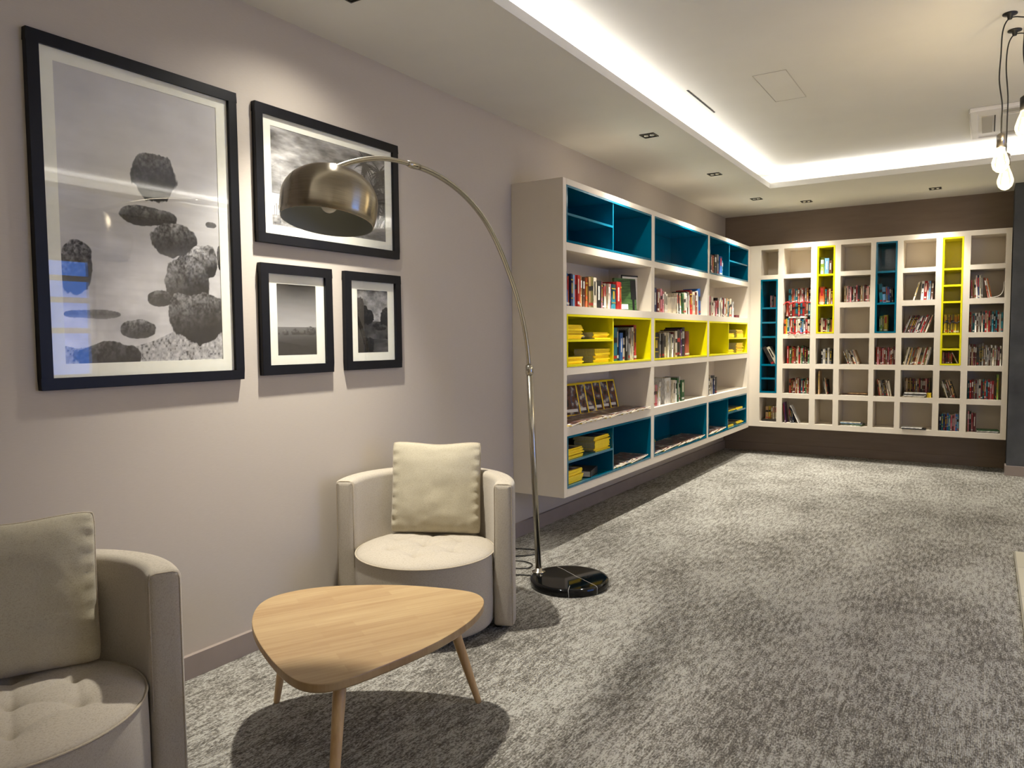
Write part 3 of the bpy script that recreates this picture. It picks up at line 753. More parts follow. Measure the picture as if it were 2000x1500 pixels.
# ------------------------------------------------------------------ bookcases
def wall_case_left():
    XF, XB = .41, .015
    t_ = thing('wall_bookcase', 'long beige floating bookcase on the side wall with teal and yellow boxes', 'bookcase', (0, 4.40, .33), 0, 'floating wall bookcases')
    off = Matrix.Translation((0, -4.40, -.33))
    def put(o):
        if o.parent is t_: o.matrix_parent_inverse = off
        return o
    bays = [(4.446, 5.953), (6.022, 7.458), (7.514, 8.968)]
    rows = [(.385, .75), (.815, 1.169), (1.222, 1.585), (1.64, 2.014), (2.066, 2.45)]
    put(MB().box(0.001, XF, 4.400, 4.446, .33, 2.49).obj('side_panel', M_case, t_, bevel=.0015))
    put(MB().box(0.001, XF, 8.968, 9.055, .33, 2.49).obj('side_panel', M_case, t_, bevel=.0015))
    put(MB().box(0.001, XB, 4.446, 8.968, .33, 2.49).obj('back_panel', M_case, t_))
    zs = [(.33, .385)]+[(rows[i][1], rows[i+1][0]) for i in range(4)]+[(2.45, 2.49)]
    names = ['bottom_panel', 'shelf', 'shelf', 'shelf', 'shelf', 'top_panel']
    for (a, b_), nme in zip(zs, names): put(MB().box(XB, XF, 4.446, 8.968, a, b_).obj(nme, M_case, t_))
    for y0, y1 in ((5.953, 6.022), (7.458, 7.514)):
        for a, b_ in rows: put(MB().box(XB, XF-.0005, y0, y1, a, b_).obj('divider', M_case, t_))
    th = .016
    for ri, mt in ((0, M_teal), (2, M_yel), (4, M_teal)):
        z0, z1 = rows[ri]
        for bi, (y0, y1) in enumerate(bays):
            e = .001; q = MB(); xf = XF+.001
            q.box(XB, xf, y0+e, y1-e, z0+e, z0+th); q.box(XB, xf, y0+e, y1-e, z1-th, z1-e); q.box(XB, xf, y0+e, y0+th, z0+th, z1-th); q.box(XB, xf, y1-th, y1-e, z0+th, z1-th)
            q.box(XB, XB+.006, y0+th, y1-th, z0+th, z1-th)
            ins = put(q.obj('colored_insert', mt, t_)); ins['label'] = ('teal' if mt is M_teal else 'yellow')+' lacquered box lining'
            zm = (z0+z1)/2
            if bi == 0:
                put(MB().box(XB+.006, XF-.004, 5.190, 5.206, z0+th, z1-th).obj('insert_divider', mt, ins)); put(MB().box(XB+.006, XF-.004, y0+th, 5.190, zm-.008, zm+.008).obj('insert_shelf', mt, ins))
            if bi == 2:
                put(MB().box(XB+.006, XF-.004, 8.207, 8.223, z0+th, z1-th).obj('insert_divider', mt, ins)); put(MB().box(XB+.006, XF-.004, 8.223, y1-th, zm-.008, zm+.008).obj('insert_shelf', mt, ins))
    return t_
wall_case_left()
RX = [(.535, .733), (.795, 1.096), (1.159, 1.352), (1.41, 1.716), (1.766, 1.978), (2.032, 2.34), (2.398, 2.591), (2.651, 2.953)]
RZ = [(2.144, 2.442), (1.799, 2.094), (1.449, 1.740), (1.101, 1.395), (.751, 1.046), (.404, .696)]
YF, YB = 9.060, 9.405
def wall_case_far():
    t_ = thing('wall_bookcase', 'square-celled beige floating bookcase on the far wall with tall coloured boxes', 'bookcase', (.41, 9.06, .345), 0, 'floating wall bookcases')
    off = Matrix.Translation((-.41, -9.06, -.345))
    def put(o):
        if o.parent is t_: o.matrix_parent_inverse = off
        return o
    put(MB().box(.012, 3.002, YB, YB+.012, .345, 2.495).obj('back_panel', M_case, t_))
    put(MB().box(.002, .535, YF, YB, .345, 2.495).obj('side_panel', M_case, t_, bevel=.001))
    put(MB().box(2.953, 3.004, YF, YB, .345, 2.495).obj('side_panel', M_case, t_, bevel=.001))
    put(MB().box(.535, 2.953, YF, YB, .345, .404).obj('bottom_panel', M_case, t_)); put(MB().box(.535, 2.953, YF, YB, 2.442, 2.495).obj('top_panel', M_case, t_))
    for i in range(7): put(MB().box(RX[i][1], RX[i+1][0], YF, YB, .404, 2.442).obj('divider', M_case, t_))
    spans = {0: (1, 4), 2: (0, 2), 4: (0, 2), 6: (0, 3), 1: (1, 2)}
    for ci, (x0, x1) in enumerate(RX):
        for ri in range(5):
            if ci in spans and spans[ci][0] <= ri < spans[ci][1]: continue
            put(MB().box(x0, x1, YF, YB, RZ[ri+1][1], RZ[ri][0]).obj('shelf', M_case, t_))
    th = .018
    for ci, mt, zz in ((0, M_teal, [1.755, 1.585, 1.415, 1.083, .922]), (2, M_yel, [2.115, 1.772]), (4, M_teal, [2.115, 1.770]), (6, M_yel, [2.11, 1.938, 1.766, 1.432, 1.270])):
        x0, x1 = RX[ci]; a, b_ = spans[ci]; z0, z1 = RZ[b_][0], RZ[a][1]
        e = .001; yf = YF-.001; q = MB()
        q.box(x0+e, x1-e, yf, YB, z0+e, z0+th); q.box(x0+e, x1-e, yf, YB, z1-th, z1-e); q.box(x0+e, x0+th, yf, YB, z0+th, z1-th); q.box(x1-th, x1-e, yf, YB, z0+th, z1-th)
        q.box(x0+th, x1-th, YB-.006, YB, z0+th, z1-th)
        ins = put(q.obj('colored_insert', mt, t_)); ins['label'] = ('tall teal' if mt is M_teal else 'tall yellow')+' lacquered box lining'
        for z in zz: put(MB().box(x0+th, x1-th, YF+.002, YB-.006, z-.010, z+.010).obj('insert_shelf', mt, ins))
    return t_
wall_case_far()
TI = .018
# ------------------------------------------------------------------ books and magazines
COLS = {'red': (168, 30, 28), 'orange': (206, 92, 38), 'rust': (140, 62, 36), 'tan': (176, 140, 96), 'cream': (214, 202, 176), 'white': (228, 224, 214), 'grey': (120, 118, 114), 'black': (26, 25, 27),
        'navy': (30, 42, 82), 'blue': (36, 92, 168), 'sky': (110, 160, 200), 'teal': (20, 104, 118), 'green': (46, 96, 52), 'lime': (128, 152, 52), 'olive': (106, 98, 50), 'brown': (88, 58, 40), 'maroon': (92, 26, 34),
        'pink': (200, 120, 128), 'purple': (96, 56, 108), 'gold': (190, 158, 44), 'yellow': (220, 190, 40), 'dark': (50, 44, 42)}
NAMEC = {'sky': 'pale blue', 'lime': 'lime green', 'dark': 'dark brown', 'rust': 'rust brown', 'navy': 'navy blue', 'gold': 'mustard'}
MC = {}
for k, c3 in COLS.items():
    c3 = tuple(x*.88 for x in c3); mt = mat('cover_'+k, srgb(*c3), .42, spec=.35)
    f = noise(mt, coords(mt, (1, 1, .25), kind='Object'), 24, 3)
    d = srgb(*[max(0, int(x*.78)) for x in c3]); l_ = srgb(*[min(255, int(x*1.08+8)) for x in c3])
    L(mt, ramp(mt, f, [(.35, d), (.6, l_)]), P(mt).inputs['Base Color']); MC[k] = mt
def book_mesh(col, style):
    # unit book: thickness x 0..1, depth y 0..1 (spine at y=0), height z 0..1, scaled per copy
    acc = {0: 'white', 1: 'cream', 2: 'gold', 3: 'black', 4: 'red', 5: 'white'}[style]
    if acc == col: acc = 'black' if col != 'black' else 'red'
    q = MB(); hard = style % 2 == 0
    if hard:
        q.box(0, .13, .03, 1, 0, 1, 0); q.box(.87, 1, .03, 1, 0, 1, 0)
        pts = [(0, .03), (.0, .018), (.2, .004), (.5, 0), (.8, .004), (1, .018), (1, .03)]
        vs = [(x, y, z) for z in (0, 1) for x, y in pts]; n = len(pts)
        q.add(vs, [(i, i+1, n+i+1, n+i) for i in range(n-1)]+[tuple(range(n)), tuple(reversed(range(n, 2*n)))], 0, True)
        q.box(.13, .87, .03, .975, .015, .985, 1)
    else:
        q.box(0, 1, 0, .02, 0, 1, 0); q.box(0, .06, .02, 1, 0, 1, 0); q.box(.94, 1, .02, 1, 0, 1, 0); q.box(.06, .94, .02, .997, .002, .998, 1)
    # title block, author line and shelf label on the spine, as thin printed patches
    def patch(x0, x1, z0, z1, mi):
        y = -.003; q.box(x0, x1, y, .004, z0, z1, mi)
    if style == 0: patch(.2, .8, .62, .86, 2); patch(.3, .7, .36, .40, 2)
    elif style == 1: patch(.28, .72, .42, .88, 2); patch(.1, .9, .08, .17, 3)
    elif style == 2: patch(.06, .94, .80, .84, 2); patch(.06, .94, .24, .27, 2); patch(.32, .68, .4, .72, 2)
    elif style == 3: patch(.02, .98, .55, .70, 2); patch(.1, .9, .07, .16, 4)
    elif style == 4: patch(.3, .7, .5, .9, 2); patch(.05, .95, .05, .12, 3)
    else: patch(.35, .65, .3, .8, 2)
    return q.mesh('book', [MC[col], M_page, MC[acc], MC['white'], MC['red']])
BM = {}
def ORD(n):
    a = ['', 'first', 'second', 'third', 'fourth', 'fifth', 'sixth', 'seventh', 'eighth', 'ninth', 'tenth', 'eleventh', 'twelfth', 'thirteenth', 'fourteenth', 'fifteenth', 'sixteenth', 'seventeenth', 'eighteenth', 'nineteenth', 'twentieth']
    if n <= 20: return a[n]
    if n < 30: return 'twenty-'+a[n-20]
    return 'thirtieth' if n == 30 else 'thirty-'+a[n-30]
BOOKS = []
def put_book(col, style, th, dp, ht, world, label, group):
    BOOKS.append((col, style, world @ Matrix.Diagonal((th, dp, ht, 1)), label, group))
def finish_books(most=298):
    """the books that show largest as objects, the small rest of the far shelves as one body of books"""
    def shown(b):
        M_ = b[2]; c = M_ @ Vector((.5, 0, .5)); d = (c-CAM)
        n = (M_.to_3x3() @ Vector((1, 0, 0))).cross(M_.to_3x3() @ Vector((0, 0, 1)))
        return abs(n.dot(d))/d.length**3
    order = sorted(range(len(BOOKS)), key=lambda i: -shown(BOOKS[i])); keep = set(order[:most])
    V_, F_, MI, mats = [], [], [], []
    for i, (col, style, M_, label, group) in enumerate(BOOKS):
        key = (col, style)
        if key not in BM: BM[key] = book_mesh(col, style)
        me = BM[key]
        if i in keep:
            o = bpy.data.objects.new('book', me); COL.objects.link(o); o.matrix_world = M_
            prop(o, label, 'book', group); continue
        b0 = len(V_); V_ += [tuple(M_ @ v.co) for v in me.vertices]
        ix = []
        for mt in me.materials:
            if mt not in mats: mats.append(mt)
            ix.append(mats.index(mt))
        for p in me.polygons: F_.append(tuple(k+b0 for k in p.vertices)); MI.append(ix[p.material_index])
    if F_:
        me = bpy.data.meshes.new('small_books'); me.from_pydata(V_, [], F_)
        for mt in mats: me.materials.append(mt)
        me.polygons.foreach_set('material_index', MI)
        o = bpy.data.objects.new('small_books', me); COL.objects.link(o)
        prop(o, 'smallest and thinnest books filling gaps between the others on the far bookcase shelves', 'books', None, 'stuff')
def row_matrix(side, along, front, z):
    # local x runs along the shelf to the viewer's right, local y runs into the case
    if side == 'far': return Matrix.Translation((along, front, z))
    return Matrix.Translation((front, along, z)) @ Matrix.Rotation(PI/2, 4, 'Z')
def rel_height(h): return 'tall ' if h > .235 else ('short ' if h < .17 else '')
def fill(side, a0, a1, z, cell, spec=None, n=None, pal=None, h=(.17, .21), th=(.014, .028), lean=0, front=None, dp=.15, seed=1, kind=None, start=1):
    """a run of books from a0 to a1 along the shelf. lean: degrees, positive leans the tops to the right"""
    r = random.Random(seed)
    if front is None: front = (YF+.05) if side == 'far' else (.41-.035)
    if spec is None:
        spec = []; x = 0; prev = None
        while len(spec) < n:
            c_ = r.choice(pal)
            if c_ == prev and len(set(pal)) > 1: c_ = r.choice(pal)
            prev = c_; spec.append((c_, r.uniform(*th), r.uniform(*h)))
    la = math.radians(lean); cs = max(math.cos(la), .5)
    tot = sum(s[1] for s in spec)/cs + abs(math.sin(la))*max(s[2] for s in spec)
    k_ = (a1-a0-abs(math.sin(la))*max(s[2] for s in spec))/(sum(s[1] for s in spec)/cs)
    k_ = min(k_, 1.25)
    x = a0+(math.sin(-la)*spec[0][2] if la < 0 else 0)
    for i, s in enumerate(spec):
        c_, t_, hh_ = s[:3]; t_ = t_*k_; st = r.choice((0, 1, 2, 3, 4, 5))
        fr = front+(r.uniform(-.012, .012) if side == 'far' else r.uniform(-.012, .012))
        d = s[3] if len(s) > 3 else dp*r.uniform(.92, 1.05)
        sgn = 1
        M_ = row_matrix(side, x, fr, z+.0006)
        if la > 0:   # tops to the right, pivot at lower right corner
            M_ = M_ @ Matrix.Translation((t_/cs, 0, 0)) @ Matrix.Rotation(la, 4, 'Y') @ Matrix.Translation((-t_, 0, 0))
        elif la < 0:
            M_ = M_ @ Matrix.Rotation(la, 4, 'Y')
        nm = NAMEC.get(c_, c_)
        wd = 'thick ' if t_ > .034 else ('thin ' if t_ < .014 else rel_height(hh_))
        put_book(c_, st, t_*.96, d, hh_, M_, f'{wd}{nm} book, {ORD(i+start)} from left, {cell}', 'books in '+cell)
        x += t_/cs
    return x
def LC(shelf, bay): return f'{shelf} shelf of {bay} bay, long bookcase'
MIX = ['red', 'orange', 'tan', 'cream', 'white', 'grey', 'black', 'navy', 'blue', 'teal', 'green', 'brown', 'maroon']
WARM = ['brown', 'rust', 'maroon', 'tan', 'dark', 'cream', 'olive', 'red']
DARK = ['black', 'dark', 'navy', 'maroon', 'grey', 'brown', 'cream']
PALE = ['white', 'cream', 'grey', 'tan', 'pink', 'black']
# long bookcase, second shelf
fill('near', 4.462, 5.45, 1.64, LC('second', 'near'), spec=[(c, t, h) for c, t, h in [
    ('teal', .045, .235), ('blue', .02, .225), ('orange', .035, .21), ('navy', .03, .225), ('sky', .022, .22), ('red', .03, .222), ('red', .03, .222), ('orange', .03, .222), ('tan', .03, .22), ('brown', .03, .215), ('orange', .034, .212),
    ('tan', .03, .22), ('olive', .032, .225), ('cream', .045, .22), ('cream', .02, .19), ('black', .075, .205), ('pink', .02, .205), ('dark', .03, .18), ('cream', .036, .19), ('cream', .03, .19), ('pink', .018, .19), ('teal', .075, .19), ('white', .014, .18), ('red', .07, .215), ('red', .055, .215)]], seed=3, dp=.17)
def slab(name, label, cat, size, mats, loc, rot, group=None, bev=.001):
    q = MB(); q.box(-size[0]/2, size[0]/2, -size[1]/2, size[1]/2, 0, size[2], 0)
    o = q.obj(name, mats, None, bevel=bev); o.location = loc; o.rotation_euler = rot
    return prop(o, label, cat, group)
M_greenc = noisy('green_striped_cover', srgb(30, 60, 30), srgb(80, 112, 60), 10, .4, (1, 1, 14), .05)
M_blk = mat('black_card', srgb(20, 20, 22), .35)
M_wht = mat('white_card', srgb(226, 222, 214), .5)
def cover_book(name, label, loc, rz, lean, w_, h_, t_, m_cover, extra=None, cat='book', group=None):
    th_ = thing(name, label, cat, loc, 0, group); th_.rotation_euler = (lean, 0, rz)
    MB().box(-w_/2, w_/2, -t_, -t_*.85, 0, h_).box(-w_/2, w_/2, -t_*.15, 0, 0, h_).box(-w_/2, -w_/2+.003, -t_*.85, -t_*.15, 0, h_).obj('cover', m_cover, th_)
    MB().box(-w_/2+.003, w_/2-.004, -t_*.85, -t_*.15, .004, h_-.004).obj('page_block', M_page, th_)
    if extra: extra(th_)
    return th_
def green_art(p):
    MB().box(.06, .125, -.0262, -.0252, .09, .25).box(.075, .10, -.0262, -.0252, .0, .09).obj('cover_print', M_blk, p)
    MB().box(-.12, .02, -.0264, -.0252, .01, .05).obj('title_strip', M_wht, p)
cover_book('book', 'large green striped book facing out, second shelf of near bay, long bookcase', (.31, 5.62, 1.6405), math.radians(72), math.radians(-4), .25, .26, .025, M_greenc, green_art)
def white_art(p):
    q = MB(); w_ = .2
    for a in ((-.12, .12, 0, .012), (-.12, .12, .293, .305), (-.12, -.108, .012, .293), (.108, .12, .012, .293)): q.box(a[0], a[1], -.032, -.026, a[2], a[3])
    q.obj('frame_edge', M_blk, p)
    MB().add([(.02, -.0275, .07), (.09, -.0275, .07), (.03, -.0275, .16)], [(0, 1, 2)]).obj('cover_print', M_blk, p)
cover_book('box_file', 'white box file with black frame edge beside the green book, long bookcase', (.23, 5.865, 1.6405), math.radians(75), 0, .24, .305, .026, M_wht, white_art, 'box file')
# middle bay, second shelf
fill('near', 6.04, 6.42, 1.64, LC('second', 'middle'), spec=[('sky', .03, .20), ('navy', .045, .21), ('white', .03, .18), ('maroon', .035, .20), ('tan', .03, .205), ('pink', .03, .21), ('pink', .03, .19), ('cream', .03, .185), ('cream', .035, .17)], seed=5)
ob = MB().box(0, .15, -.012, 0, 0, .145).obj('book', [MC['cream']]); ob.location = (.33, 6.46, 1.6405); ob.rotation_euler = (math.radians(8), 0, math.radians(72)); prop(ob, 'cream booklet facing out between book rows, second shelf of middle bay, long bookcase', 'book')
fill('near', 6.64, 7.42, 1.64, LC('second', 'middle'), spec=[('cream', .03, .19), ('white', .03, .19), ('black', .018, .19), ('white', .04, .19), ('green', .03, .195), ('cream', .04, .20), ('tan', .03, .20), ('white', .028, .20), ('black', .03, .22), ('cream', .03, .215),
    ('red', .06, .235), ('cream', .045, .22), ('rust', .04, .22), ('white', .03, .235), ('blue', .05, .26)], lean=-5, seed=6, start=10)
# far bay, second shelf
fill('near', 7.53, 8.50, 1.64, LC('second', 'far'), n=26, pal=['black', 'cream', 'grey', 'white', 'maroon', 'tan', 'white', 'dark', 'teal', 'pink'], h=(.16, .215), th=(.02, .045), seed=8)
ob = MB().box(-.05, .05, -.06, .06, 0, .03).obj('box', [MC['maroon']]); ob.location = (.34, 8.62, 1.6405); prop(ob, 'small dark red box beside the white books, long bookcase', 'box')
# top shelf far bay
fill('near', 7.54, 8.18, 2.083, LC('top', 'far'), spec=[('lime', .075, .14), ('black', .03, .19), ('pink', .05, .19), ('rust', .03, .19), ('black', .06, .205), ('grey', .04, .21), ('navy', .03, .20), ('blue', .08, .20), ('teal', .03, .16)], seed=9)
# yellow row: near bay right part
fill('near', 5.225, 5.74, 1.239, LC('third', 'near'), spec=[('red', .03, .18), ('teal', .075, .26), ('black', .035, .26), ('blue', .05, .22), ('cream', .045, .18), ('black', .03, .24), ('grey', .03, .25), ('white', .025, .255), ('green', .025, .26), ('cream', .03, .265), ('black', .025, .275), ('red', .05, .285)], seed=11, dp=.19)
fill('near', 6.045, 7.05, 1.239, LC('third', 'middle'), spec=[('olive', .02, .17), ('white', .035, .19), ('black', .10, .22), ('grey', .03, .215), ('maroon', .04, .215), ('dark', .05, .215), ('cream', .06, .225), ('cream', .04, .225), ('grey', .03, .22), ('white', .04, .21), ('maroon', .035, .23), ('cream', .045, .24), ('black', .06, .25), ('brown', .045, .24), ('purple', .03, .26), ('black', .08, .275), ('rust', .10, .24), ('orange', .03, .22)], seed=12, dp=.17)
# fourth shelf middle bay and far bay
fill('near', 6.04, 6.36, .815, LC('fourth', 'middle'), spec=[('olive', .02, .19), ('tan', .018, .19), ('green', .02, .19), ('cream', .025, .19), ('pink', .03, .19), ('pink', .025, .185), ('white', .02, .20), ('white', .018, .21)], seed=14)
fill('near', 6.40, 6.86, .815, LC('fourth', 'middle'), spec=[('white', .13, .235), ('cream', .05, .21), ('white', .04, .205), ('green', .03, .225), ('grey', .05, .23), ('white', .02, .235), ('green', .07, .20)], seed=15, start=9)
fill('near', 7.53, 7.93, .815, LC('fourth', 'far'), n=11, pal=['black', 'dark', 'cream', 'grey', 'navy', 'black'], h=(.16, .21), th=(.025, .045), seed=16)
# ---- magazines
M_my = noisy('magazine_yellow', srgb(246, 208, 14), srgb(252, 222, 40), 40, .4, bs=.05)
M_mp = noisy('magazine_pages', srgb(196, 196, 176), srgb(150, 152, 134), 80, .7, (1, 1, 12), .1)
M_mc = mat('magazine_cover_photo', (.1, .08, .06, 1), .3)
oi = N(M_mc, 'ShaderNodeObjectInfo'); vm = N(M_mc, 'ShaderNodeVectorMath', operation='ADD'); L(M_mc, coords(M_mc), vm.inputs[0]); L(M_mc, oi.outputs['Location'], vm.inputs[1])
n1 = N(M_mc, 'ShaderNodeTexNoise'); n1.inputs['Scale'].default_value = 16; n1.inputs['Detail'].default_value = 6; L(M_mc, vm.outputs[0], n1.inputs['Vector'])
c1 = ramp(M_mc, n1.outputs['Fac'], [(.38, srgb(22, 18, 18)), (.50, srgb(110, 62, 36)), (.56, srgb(60, 70, 96)), (.66, srgb(205, 190, 165))])
L(M_mc, c1, P(M_mc).inputs['Base Color'])
def mag_mesh(t_):
    # local: spine along x at y=0, cover in the xy plane, thickness z. length .254 (x) by .175 (y)
    q = MB(); W, D = .254, .175
    q.box(0, W, 0, .004, 0, t_, 0); q.box(0.001, W-.001, .004, D-.002, .0008, t_-.0008, 1)
    for z0, z1 in ((0, .0008), (t_-.0008, t_)): q.box(0, W, .004, D, z0, z1, 0)
    q.box(.014, W-.012, .012, D-.012, t_, t_+.0003, 2)
    q.box(W-.055, W-.032, .022, D-.03, t_+.0003, t_+.0005, 3)
    return q.mesh('magazine', [M_my, M_mp, M_mc, M_wht])
def thin_mag_mesh():
    q = MB(); W, D, t_ = .254, .175, .0048
    q.box(0, W, 0, .0025, 0, t_, 0); q.box(0, W, .0025, D, 0, t_, 1)
    q.box(.004, W-.005, .005, D-.005, t_, t_+.0003, 2); q.box(W-.05, W-.03, .02, .06, t_+.0003, t_+.0005, 3)
    return q.mesh('magazine', [M_my, M_page, M_mc, M_wht])
MG = {}
def mag(world, label, group, t_=.0095):
    if t_ not in MG: MG[t_] = thin_mag_mesh() if t_ == .0048 else mag_mesh(t_)
    o = bpy.data.objects.new('magazine', MG[t_]); COL.objects.link(o); o.matrix_world = world
    return prop(o, label, 'magazine', group)
def stack(y0, z, n, where, seed, t_=.0095, xf=.385):
    r = random.Random(seed)
    for i in range(n):
        M_ = Matrix.Translation((xf+r.uniform(-.010, .008), y0+r.uniform(-.006, .006), z+.0006+i*(t_+.0006))) @ Matrix.Rotation(PI/2+r.uniform(-.03, .03), 4, 'Z')
        pos = 'topmost' if i == n-1 else ('bottom' if i == 0 else ORD(i+1)+' from bottom')
        mag(M_, f'yellow-spined magazine, {pos} of {where}', 'magazines in '+where, t_)
stack(4.470, 1.412, 10, 'taller stack, upper yellow shelf, near bay', 1)
stack(4.905, 1.412, 5, 'lower stack, upper yellow shelf, near bay', 2)
stack(4.475, 1.239, 5, 'short stack, lower yellow shelf, near bay', 3)
stack(4.920, 1.239, 10, 'high stack, lower yellow shelf, near bay', 4)
stack(4.475, .576, 7, 'left stack, upper teal shelf, near bay', 5)
stack(4.920, .576, 11, 'right stack, upper teal shelf, near bay', 6)
stack(4.475, .402, 9, 'stack on lowest teal shelf, near bay', 7)
stack(8.235, 1.412, 5, 'left stack, upper yellow shelf, far bay', 8)
stack(8.610, 1.412, 9, 'right stack, upper yellow shelf, far bay', 9)
stack(8.240, 1.239, 4, 'left stack, lower yellow shelf, far bay', 10)
stack(8.615, 1.239, 11, 'right stack, lower yellow shelf, far bay', 11)
stack(8.28, .402, 2, 'flat pile, lowest teal shelf, far bay', 12)
stack(8.64, .402, 3, 'flat pile, lowest teal shelf, far end', 13)
stack(8.30, .576, 2, 'flat pile, upper teal shelf, far bay', 14)
stack(8.62, .576, 2, 'flat pile, upper teal shelf, far end', 15)
for i in range(2):
    ob = slab('leaflet', f'white paper leaflet, {"upper" if i else "lower"} one between the magazine stacks', 'leaflet', (.16, .12, .012), M_wht, (.22+.03*i, 4.80+.04*i, 1.4125+.0125*i), (0, 0, .3*i), None, .0005)
bk = thing('book', 'dark flat book on the lowest teal shelf beside the magazine stack', 'book', (.30, 4.93, .402))
MB().box(-.12, .07, -.12, .12, 0, .005).box(-.12, .07, -.12, .12, .043, .048).box(.065, .07, -.12, .12, .005, .043).obj('cover', MC['dark'], bk); MB().box(-.118, .065, -.116, .116, .005, .043).obj('page_block', M_page, bk)
bk.rotation_euler = (0, 0, .25)
def facing(y, z, i, where, x=.105):
    # magazine standing with its cover to the room, leaning back
    M_ = Matrix.Translation((x, y, z+.001)) @ Matrix.Rotation(math.radians(-16), 4, 'Z') @ Matrix.Rotation(math.radians(-14), 4, 'Y')
    # local x -> up, local y -> along shelf, cover normal -> +x world
    B_ = Matrix(((0, 0, 1, 0), (0, 1, 0, 0), (1, 0, 0, 0), (0, 0, 0, 1)))
    B_ = Matrix(((0, 0, 1, 0), (0, 1, 0, 0), (-1, 0, 0, .254), (0, 0, 0, 1)))
    mag(M_ @ B_, f'yellow-bordered magazine facing out, {ORD(i)} from left, {where}', 'magazines standing in '+where)
for i in range(6): facing(4.98+i*.140, .815, i+1, 'fourth shelf of near bay')
for i in range(4): facing(6.09+i*.145, .402, i+1, 'teal shelf of middle bay')
def fan(y0, y1, n, z, where, x=.42, seed=1):
    r = random.Random(seed); st = (y1-.178-y0)/(n-1)
    tilt_ = math.asin(min(.5, .0064/st))
    for i in range(n):
        # cover up, spine towards the left end; front edge hangs slightly over the shelf lip
        M_ = Matrix.Translation((x+r.uniform(-.008, .01)-.254, y0+i*st, z+.001+(0.0 if i else 0))) @ Matrix.Rotation(r.uniform(-.04, .04), 4, 'Z') @ Matrix.Rotation(tilt_, 4, 'X')
        mag(M_, f'dark-covered magazine lying flat, {ORD(i+1)} from left, {where}', 'magazines lying in '+where, .0048)
fan(4.47, 5.93, 17, .815, 'fourth shelf of near bay', seed=2)
fan(5.23, 5.92, 9, .402, 'teal shelf of near bay', seed=3, x=.40)
fan(6.05, 7.43, 17, .402, 'teal shelf of middle bay', seed=4, x=.40)
fan(7.54, 8.18, 8, .402, 'teal shelf of far bay', seed=5, x=.40)

# ---- far bookcase contents
def RC(r_, c_): return f'{ORD(r_)} row {ORD(c_)} column, far bookcase'
fy = YF+.06
def cell(ci): return RX[ci-1]
def fr(r_, c_, f0, f1, z=None, **kw):
    x0, x1 = cell(c_); 
    if c_ in (1, 3, 5, 7) and kw.pop('ins', False): x0 += TI; x1 -= TI
    zz = RZ[r_-1][0] if z is None else z
    fill('far', x0+(x1-x0)*f0+.003, x0+(x1-x0)*f1-.003, zz, kw.pop('name', RC(r_, c_)), **kw)
fr(2, 1, .35, .85, z=1.765, ins=True, n=5, pal=['maroon', 'pink', 'grey', 'dark'], h=(.13, .165), front=9.20, seed=21)
fr(4, 1, .45, .62, z=1.093, ins=True, spec=[('cream', .010, .24), ('dark', .012, .24)], lean=-28, front=9.12, seed=22)
fr(6, 1, .25, .92, n=5, pal=['cream', 'tan', 'gold'], h=(.15, .165), th=(.02, .035), front=9.16, seed=23, z=.43)
ob = slab('box', 'low dark box under the pale books, sixth row first column, far bookcase', 'box', (.17, .2, .024), MC['dark'], (.634, 9.24, .4045), (0, 0, 0))
# second column: three tiers
RED = ['red', 'red', 'maroon', 'rust', 'teal', 'brown', 'red']
fr(3, 2, .02, .98, n=15, pal=['blue', 'teal', 'yellow', 'white', 'cream', 'pink', 'orange', 'red', 'green', 'white'], h=(.165, .185), th=(.016, .024), seed=24, front=9.075, name='lowest tier, tall second column, far bookcase')
ob = slab('book', 'white book lying across the lowest tier of books, second column, far bookcase', 'book', (.20, .14, .018), M_wht, (.95, 9.17, 1.6345), (0, 0, .03))
fr(3, 2, .08, .98, z=1.6535, n=12, pal=RED, h=(.145, .16), th=(.018, .028), seed=25, front=9.10, name='middle tier, tall second column, far bookcase')
fr(2, 2, .14, .98, z=1.8145, n=12, pal=['rust', 'tan', 'cream', 'teal', 'navy', 'dark', 'pink', 'orange', 'grey'], h=(.15, .17), th=(.016, .026), seed=26, front=9.13, name='upper tier, tall second column, far bookcase')
fr(4, 2, .12, .98, n=15, pal=WARM+['green'], h=(.17, .21), th=(.014, .026), seed=27, front=9.12)
fr(5, 2, .20, .98, n=14, pal=WARM+['green', 'maroon', 'teal'], h=(.15, .185), th=(.014, .026), seed=28, front=9.14)
fr(6, 2, .02, .16, spec=[('maroon', .016, .23), ('purple', .012, .24)], lean=-6, front=9.08, seed=29)
fr(6, 2, .20, .44, spec=[('grey', .012, .16), ('navy', .02, .18), ('black', .018, .17), ('navy', .016, .16)], lean=-8, front=9.10, seed=30, start=3)
fr(6, 2, .28, .64, spec=[('white', .010, .225)], lean=-25, front=9.075, seed=31, start=7)
